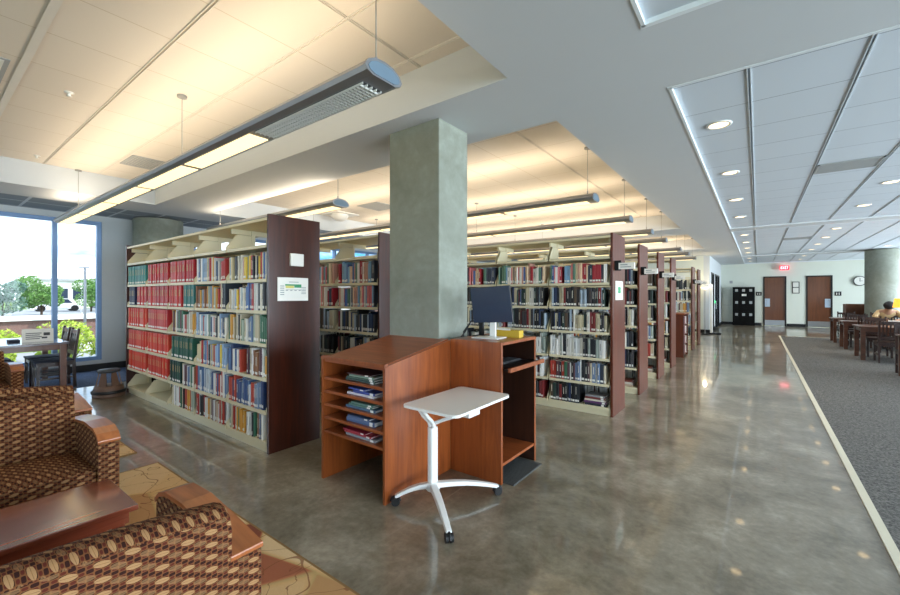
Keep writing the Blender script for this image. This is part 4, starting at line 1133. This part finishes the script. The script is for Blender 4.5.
Q(0, .34, -.015, 0, 0, .85).build('panel_board', M['wall'], t); f = MB(); f.box(0, .34, -.02, -.015, 0, .01); f.box(0, .34, -.02, -.015, .84, .85); f.box(.33, .34, -.02, -.015, 0, .85); f.build('edge', M['greyt'], t)
# floor lamp, standing screen
t = thing('floor_lamp', 'slim lit torch floor lamp beyond the last aisle stack', 'lamp', (-1.56, 17.7, 0))
MB().lathe([(.001, 0), (.14, 0), (.14, .02), (.02, .035), (.001, .035)], n=24).build('base', M['blackmetal'], t)
MB().cyl((0, 0, .03), (0, 0, 1.66), .012, n=10).build('pole', M['grey'], t)
MB().lathe([(.02, 1.64), (.10, 1.68), (.15, 1.75), (.145, 1.75), (.09, 1.69), (.001, 1.66)], n=28).build('lamp_bowl', M['torch'], t)
l = bpy.data.lights.new('floor_lamp_bulb', 'POINT'); l.energy = 9; l.color = (1, .8, .5); l.shadow_soft_size = .05
o = bpy.data.objects.new('floor_lamp_bulb', l); C.objects.link(o); o.parent = t; o.location = (0, 0, 1.82)
t = thing('standing_panel', 'narrow white standing panel on black feet by the dark glass doors', 'panel', (-1.38, 17.8, 0))
Q(-.03, .03, -.02, .35, .06, 1.85).build('panel_board', M['white'], t)
f = MB(); f.box(-.3, .3, .0, .05, 0, .05); f.box(-.3, .3, .28, .33, 0, .05); f.box(-.03, .03, .0, .33, .02, .06); f.build('feet', M['black'], t)
o = Q(-1.455, -1.44, 20.5, 20.62, 1.1, 1.22).build('indicator', M['greenled']); o.name = 'green_indicator'; tag(o, 'small glowing green indicator between the dark glass doors', 'light')

# ---------------------------------------------------------------- reading person
def skin_body(name, joints, edges, material, parent, sub=2):
    me = bpy.data.meshes.new(name); me.from_pydata([j[0] for j in joints], edges, [])
    o = bpy.data.objects.new(name, me); C.objects.link(o)
    m_ = o.modifiers.new('skin', 'SKIN'); 
    sv = me.skin_vertices[0].data
    for k, j in enumerate(joints):
        r_ = j[1]; sv[k].radius = r_ if isinstance(r_, tuple) else (r_, r_); sv[k].use_root = (k == 0)
    s_ = o.modifiers.new('sub', 'SUBSURF'); s_.levels = sub; s_.render_levels = sub
    m_.use_smooth_shade = True
    me.materials.append(material)
    if parent: o.parent = parent
    return o
SKINM = flat('skin', (176, 132, 104), .6); SHIRT = flat('tan_shirt', (190, 160, 116), .8); TROU = flat('dark_trousers', (44, 46, 56), .85); HAIR = flat('black_hair', (20, 18, 18), .6)
# seated, facing -y, bent over the table with head down; local origin at floor under the pelvis
J = [((0, 0, .56), .13), ((0, -.06, .80), .125), ((0, -.16, .98), .12), ((0, -.25, 1.06), .055), ((0, -.31, 1.13), .085), ((0, -.35, 1.17), .088), ((0, -.40, 1.12), .05)]
Ed = [(i, i+1) for i in range(6)]
for sx in (-1, 1):
    k = len(J)
    J += [((sx*.17, -.16, 1.00), .055), ((sx*.27, -.26, .86), .045), ((sx*.20, -.50, .80), .035), ((sx*.11, -.56, .80), .026)]
    Ed += [(2, k), (k, k+1), (k+1, k+2), (k+2, k+3)]
    for f_ in range(5):
        b0 = len(J); ang = sx*(-.5+f_*.25)
        L_ = [.04, .058, .064, .058, .045][f_]
        J += [((sx*.09-ang*.03-sx*.0, -.585-L_*.4, .80+.004*f_), .010), ((sx*.08-ang*.06, -.585-L_, .79), .008)]
        Ed += [(k+3, b0), (b0, b0+1)]
    k = len(J)
    J += [((sx*.10, -.03, .54), .095), ((sx*.13, -.42, .52), .07), ((sx*.13, -.45, .10), .045), ((sx*.13, -.58, .04), .035)]
    Ed += [(0, k), (k, k+1), (k+1, k+2), (k+2, k+3)]
t = thing('person', 'person with dark hair in a tan shirt bent over reading at the third table', 'person', (2.85, 16.42, -.02))
skin_body('body', J, Ed, SKINM, t)
JS = [((0, .0, .60), .145), ((0, -.06, .80), .142), ((0, -.155, .985), .135), ((0, -.22, 1.03), .075)]
ES = [(0, 1), (1, 2), (2, 3)]
for sx in (-1, 1):
    k = len(JS); JS += [((sx*.175, -.16, 1.0), .068), ((sx*.272, -.26, .865), .058), ((sx*.215, -.46, .812), .046)]; ES += [(2, k), (k, k+1), (k+1, k+2)]
skin_body('shirt', JS, ES, SHIRT, t)
JT = [((0, .01, .54), .14)]; ET = []
for sx in (-1, 1):
    k = len(JT); JT += [((sx*.10, -.03, .54), .108), ((sx*.13, -.42, .52), .082), ((sx*.13, -.45, .12), .058)]; ET += [(0, k), (k, k+1), (k+1, k+2)]
skin_body('trousers', JT, ET, TROU, t)
hr = MB(Matrix.Translation((0, -.325, 1.185)) @ Matrix.Rotation(math.radians(55), 4, 'X'))
hr.lathe([(.001, .115), (.05, .108), (.088, .08), (.108, .03), (.110, -.02), (.095, -.06), (.06, -.075)], n=20); hr.build('hair', HAIR, t)
ft = MB()
for sx in (-1, 1):
    ft.add([], []); ft.prism([(-.62, .02), (-.42, .02), (-.40, .10), (-.47, .12), (-.60, .06)], sx*.13-.045, sx*.13+.045, 'x')
ft.build('shoes', M['black'], t, bevel=.015)
o = lying('book', 2.85, 15.72, .75, .26, .19, .02, (226, 222, 212), 'open pale book lying in front of the reading person', lab=False)

# ---------------------------------------------------------------- outside the windows
struct(Q(-160, XL-.2, -120, 120, -.5, -.3).build('ground_outside', M['grass']))
bpy.data.objects['ground_outside'].name = 'ground'
pw = MB(); pw.box(-18.3, -18.0, -14, 24, -.3, .66); o = struct(pw.build('parapet_wall', M['brick'])); Q(-18.4, -17.9, -14, 24, .66, .80).build('coping', M['white'], o)
struct(Q(-17.6, XL-.25, -40, 50, -.3, -.285).build('path_added', flat('added_paving', (150, 150, 152), .9)))  # paving added so less green bounces indoors from the lawn
struct(Q(-70, -22, -60, 60, -.3, -.28).build('road', M['asphalt']))
def leafy(name, label, cat, loc, rx, ry, rz_, n, sz, lm, stem_h=0, group=None, conic=False):
    t = thing(name, label, cat, loc, 0, group); R = random.Random(int(abs(loc[1])*97+abs(loc[0])*13))
    mb = MB()
    blobs = [(R.uniform(-.6, .6), R.uniform(-.6, .6), R.uniform(-.5, .7), R.uniform(.35, .6)) for _ in range(9)]
    for k in range(n):
        b_ = R.choice(blobs); th = R.uniform(0, 2*PI); ph = math.acos(R.uniform(-1, 1)); q = b_[3]*R.uniform(.8, 1.05)
        x, y, z = b_[0]+q*math.sin(ph)*math.cos(th), b_[1]+q*math.sin(ph)*math.sin(th), b_[2]+q*math.cos(ph)
        if conic:
            z = R.uniform(-1, 1)**1; w_ = (1-z)/2*.95+.04; a_ = R.uniform(0, 2*PI); x, y = w_*math.cos(a_), w_*math.sin(a_)
        c = Vector((x*rx, y*ry, stem_h+rz_*(1+z)))
        a = Vector((R.gauss(0, 1), R.gauss(0, 1), R.gauss(0, 1))).normalized(); b2 = a.orthogonal().normalized(); s_ = sz*R.uniform(.6, 1.4)
        cr_ = a.cross(b2)
        mb.add([c-b2*s_*.5, c+cr_*s_*.22, c+b2*s_*.5, c-cr_*s_*.22], [(0, 1, 2, 3)])
    mb.build('foliage', lm, t)
    s = MB(); s.cyl((0, 0, 0), (0, 0, stem_h+rz_*1.2), max(.02, rx*.05), max(.01, rx*.02), 8)
    if not conic:
        for k in range(5): a_ = k*1.26; s.cyl((0, 0, stem_h*.8), (rx*.5*math.cos(a_), ry*.5*math.sin(a_), stem_h+rz_*1.1), max(.012, rx*.02), .01, 6)
    s.build('trunk' if stem_h else 'stems', M['bark'], t)
    return t
bs = [(-13.6, .2, .26), (-13.4, 1.15, .30), (-13.4, 2.40, .56), (-13.0, 2.98, .56), (-13.7, 3.9, .5), (-13.6, -1.2, .3), (-15.3, 1.55, .46), (-12.6, 2.05, .30)]
bl = ['low yellow-green shrub outside the window beyond the table', 'yellow-green shrub seen under the window table sign', 'tall yellow-green shrub seen between the window mullion and lamp post', 'yellow-green shrub seen by the window frame near the stack', 'yellow-green shrub outside the windows behind the book stacks', 'yellow-green shrub outside beyond the lounge windows', 'yellow-green shrub close to the brick parapet', 'small yellow-green shrub right behind the tucked-in chairs']
for (x, y, h_), lb in zip(bs, bl):
    leafy('shrub', lb, 'shrub', (x, y, -.3), h_*1.15, h_*1.15, h_, 1500, .08, M['leaf_y'], group='shrubs outside the window')
tr_ = [(-40, -1.0, 5.6, True), (-42, 2.0, 4.6, True), (-50, 7.2, 3.5, False), (-40, -6.2, 4.6, True), (-56, 11.8, 3.6, False), (-66, 18, 5.6, False), (-70, 24, 6, False), (-47, -6, 5.0, False), (-46, 17, 4.6, False), (-46, 23, 4.6, False), (-46, 30, 4.6, False), (-45, 4.4, 3.0, False)]
for i, (x, y, h_, cn) in enumerate(tr_):
    leafy('tree', '%s tree outside, %s in the line beyond the parapet' % ('dark conical conifer' if cn else 'rounded green', ORD[min(i, 10)] if i < 11 else 'lowest'), 'tree', (x, y, -.3), h_*(.42 if cn else .5), h_*(.42 if cn else .55), h_*(.5 if cn else .40), 4500, h_*.06, M['leaf_d'] if cn or i % 2 else M['leaf_g'], h_*.12, 'trees beyond the parapet', cn)
t = thing('lamp_post', 'slim grey lamp post outside on a white base', 'lamp post', (-16.6, 3.35, -.3))
MB().cyl((0, 0, .25), (0, 0, 2.6), .035, n=12).build('pole', M['alu'], t); Q(-.14, .14, -.14, .14, 0, .28).build('base', M['white'], t); Q(-.04, .04, -.14, .10, 2.58, 2.62).build('lamp_head', M['alu'], t)
t = thing('building', 'low white building seen far outside beyond the road', 'building', (-78, 14.5, -.3))
Q(-5, 5, -5, 4, 0, 3.6).build('wall', M['white'], t); Q(-5.2, 5.2, -5.2, 4.2, 3.6, 3.9).build('roof', M['vent'], t)
for k in range(5): Q(5, 5.05, -4.4+k*1.7, -3.2+k*1.7, 1.2, 2.6).build('window', M['screen'], t)
def car(label, loc, c):
    t = thing('car', label, 'car', loc, PI/2, 'parked cars outside')
    MB().prism([(-2.1, .25), (2.1, .25), (2.15, .7), (1.3, .85), (.8, 1.35), (-1.0, 1.38), (-1.8, .9), (-2.15, .8)], -.85, .85, 'y').build('body', flat('car_paint', c, .25), t, bevel=.08)
    MB().prism([(1.1, .88), (.75, 1.28), (-.95, 1.3), (-1.5, .9)], -.87, .87, 'y').build('glass', M['screen'], t)
    for x in (-1.3, 1.3):
        for y in (-.8, .8): MB().cyl((x, y-.1, .32), (x, y+.1, .32), .32, n=18).build('wheel', M['rubber'], t)
car('white car parked far outside beyond the parapet', (-60, 9.8, -.28), (228, 230, 232)); car('dark blue car parked far outside beyond the parapet', (-60, 14.9, -.28), (40, 60, 100))
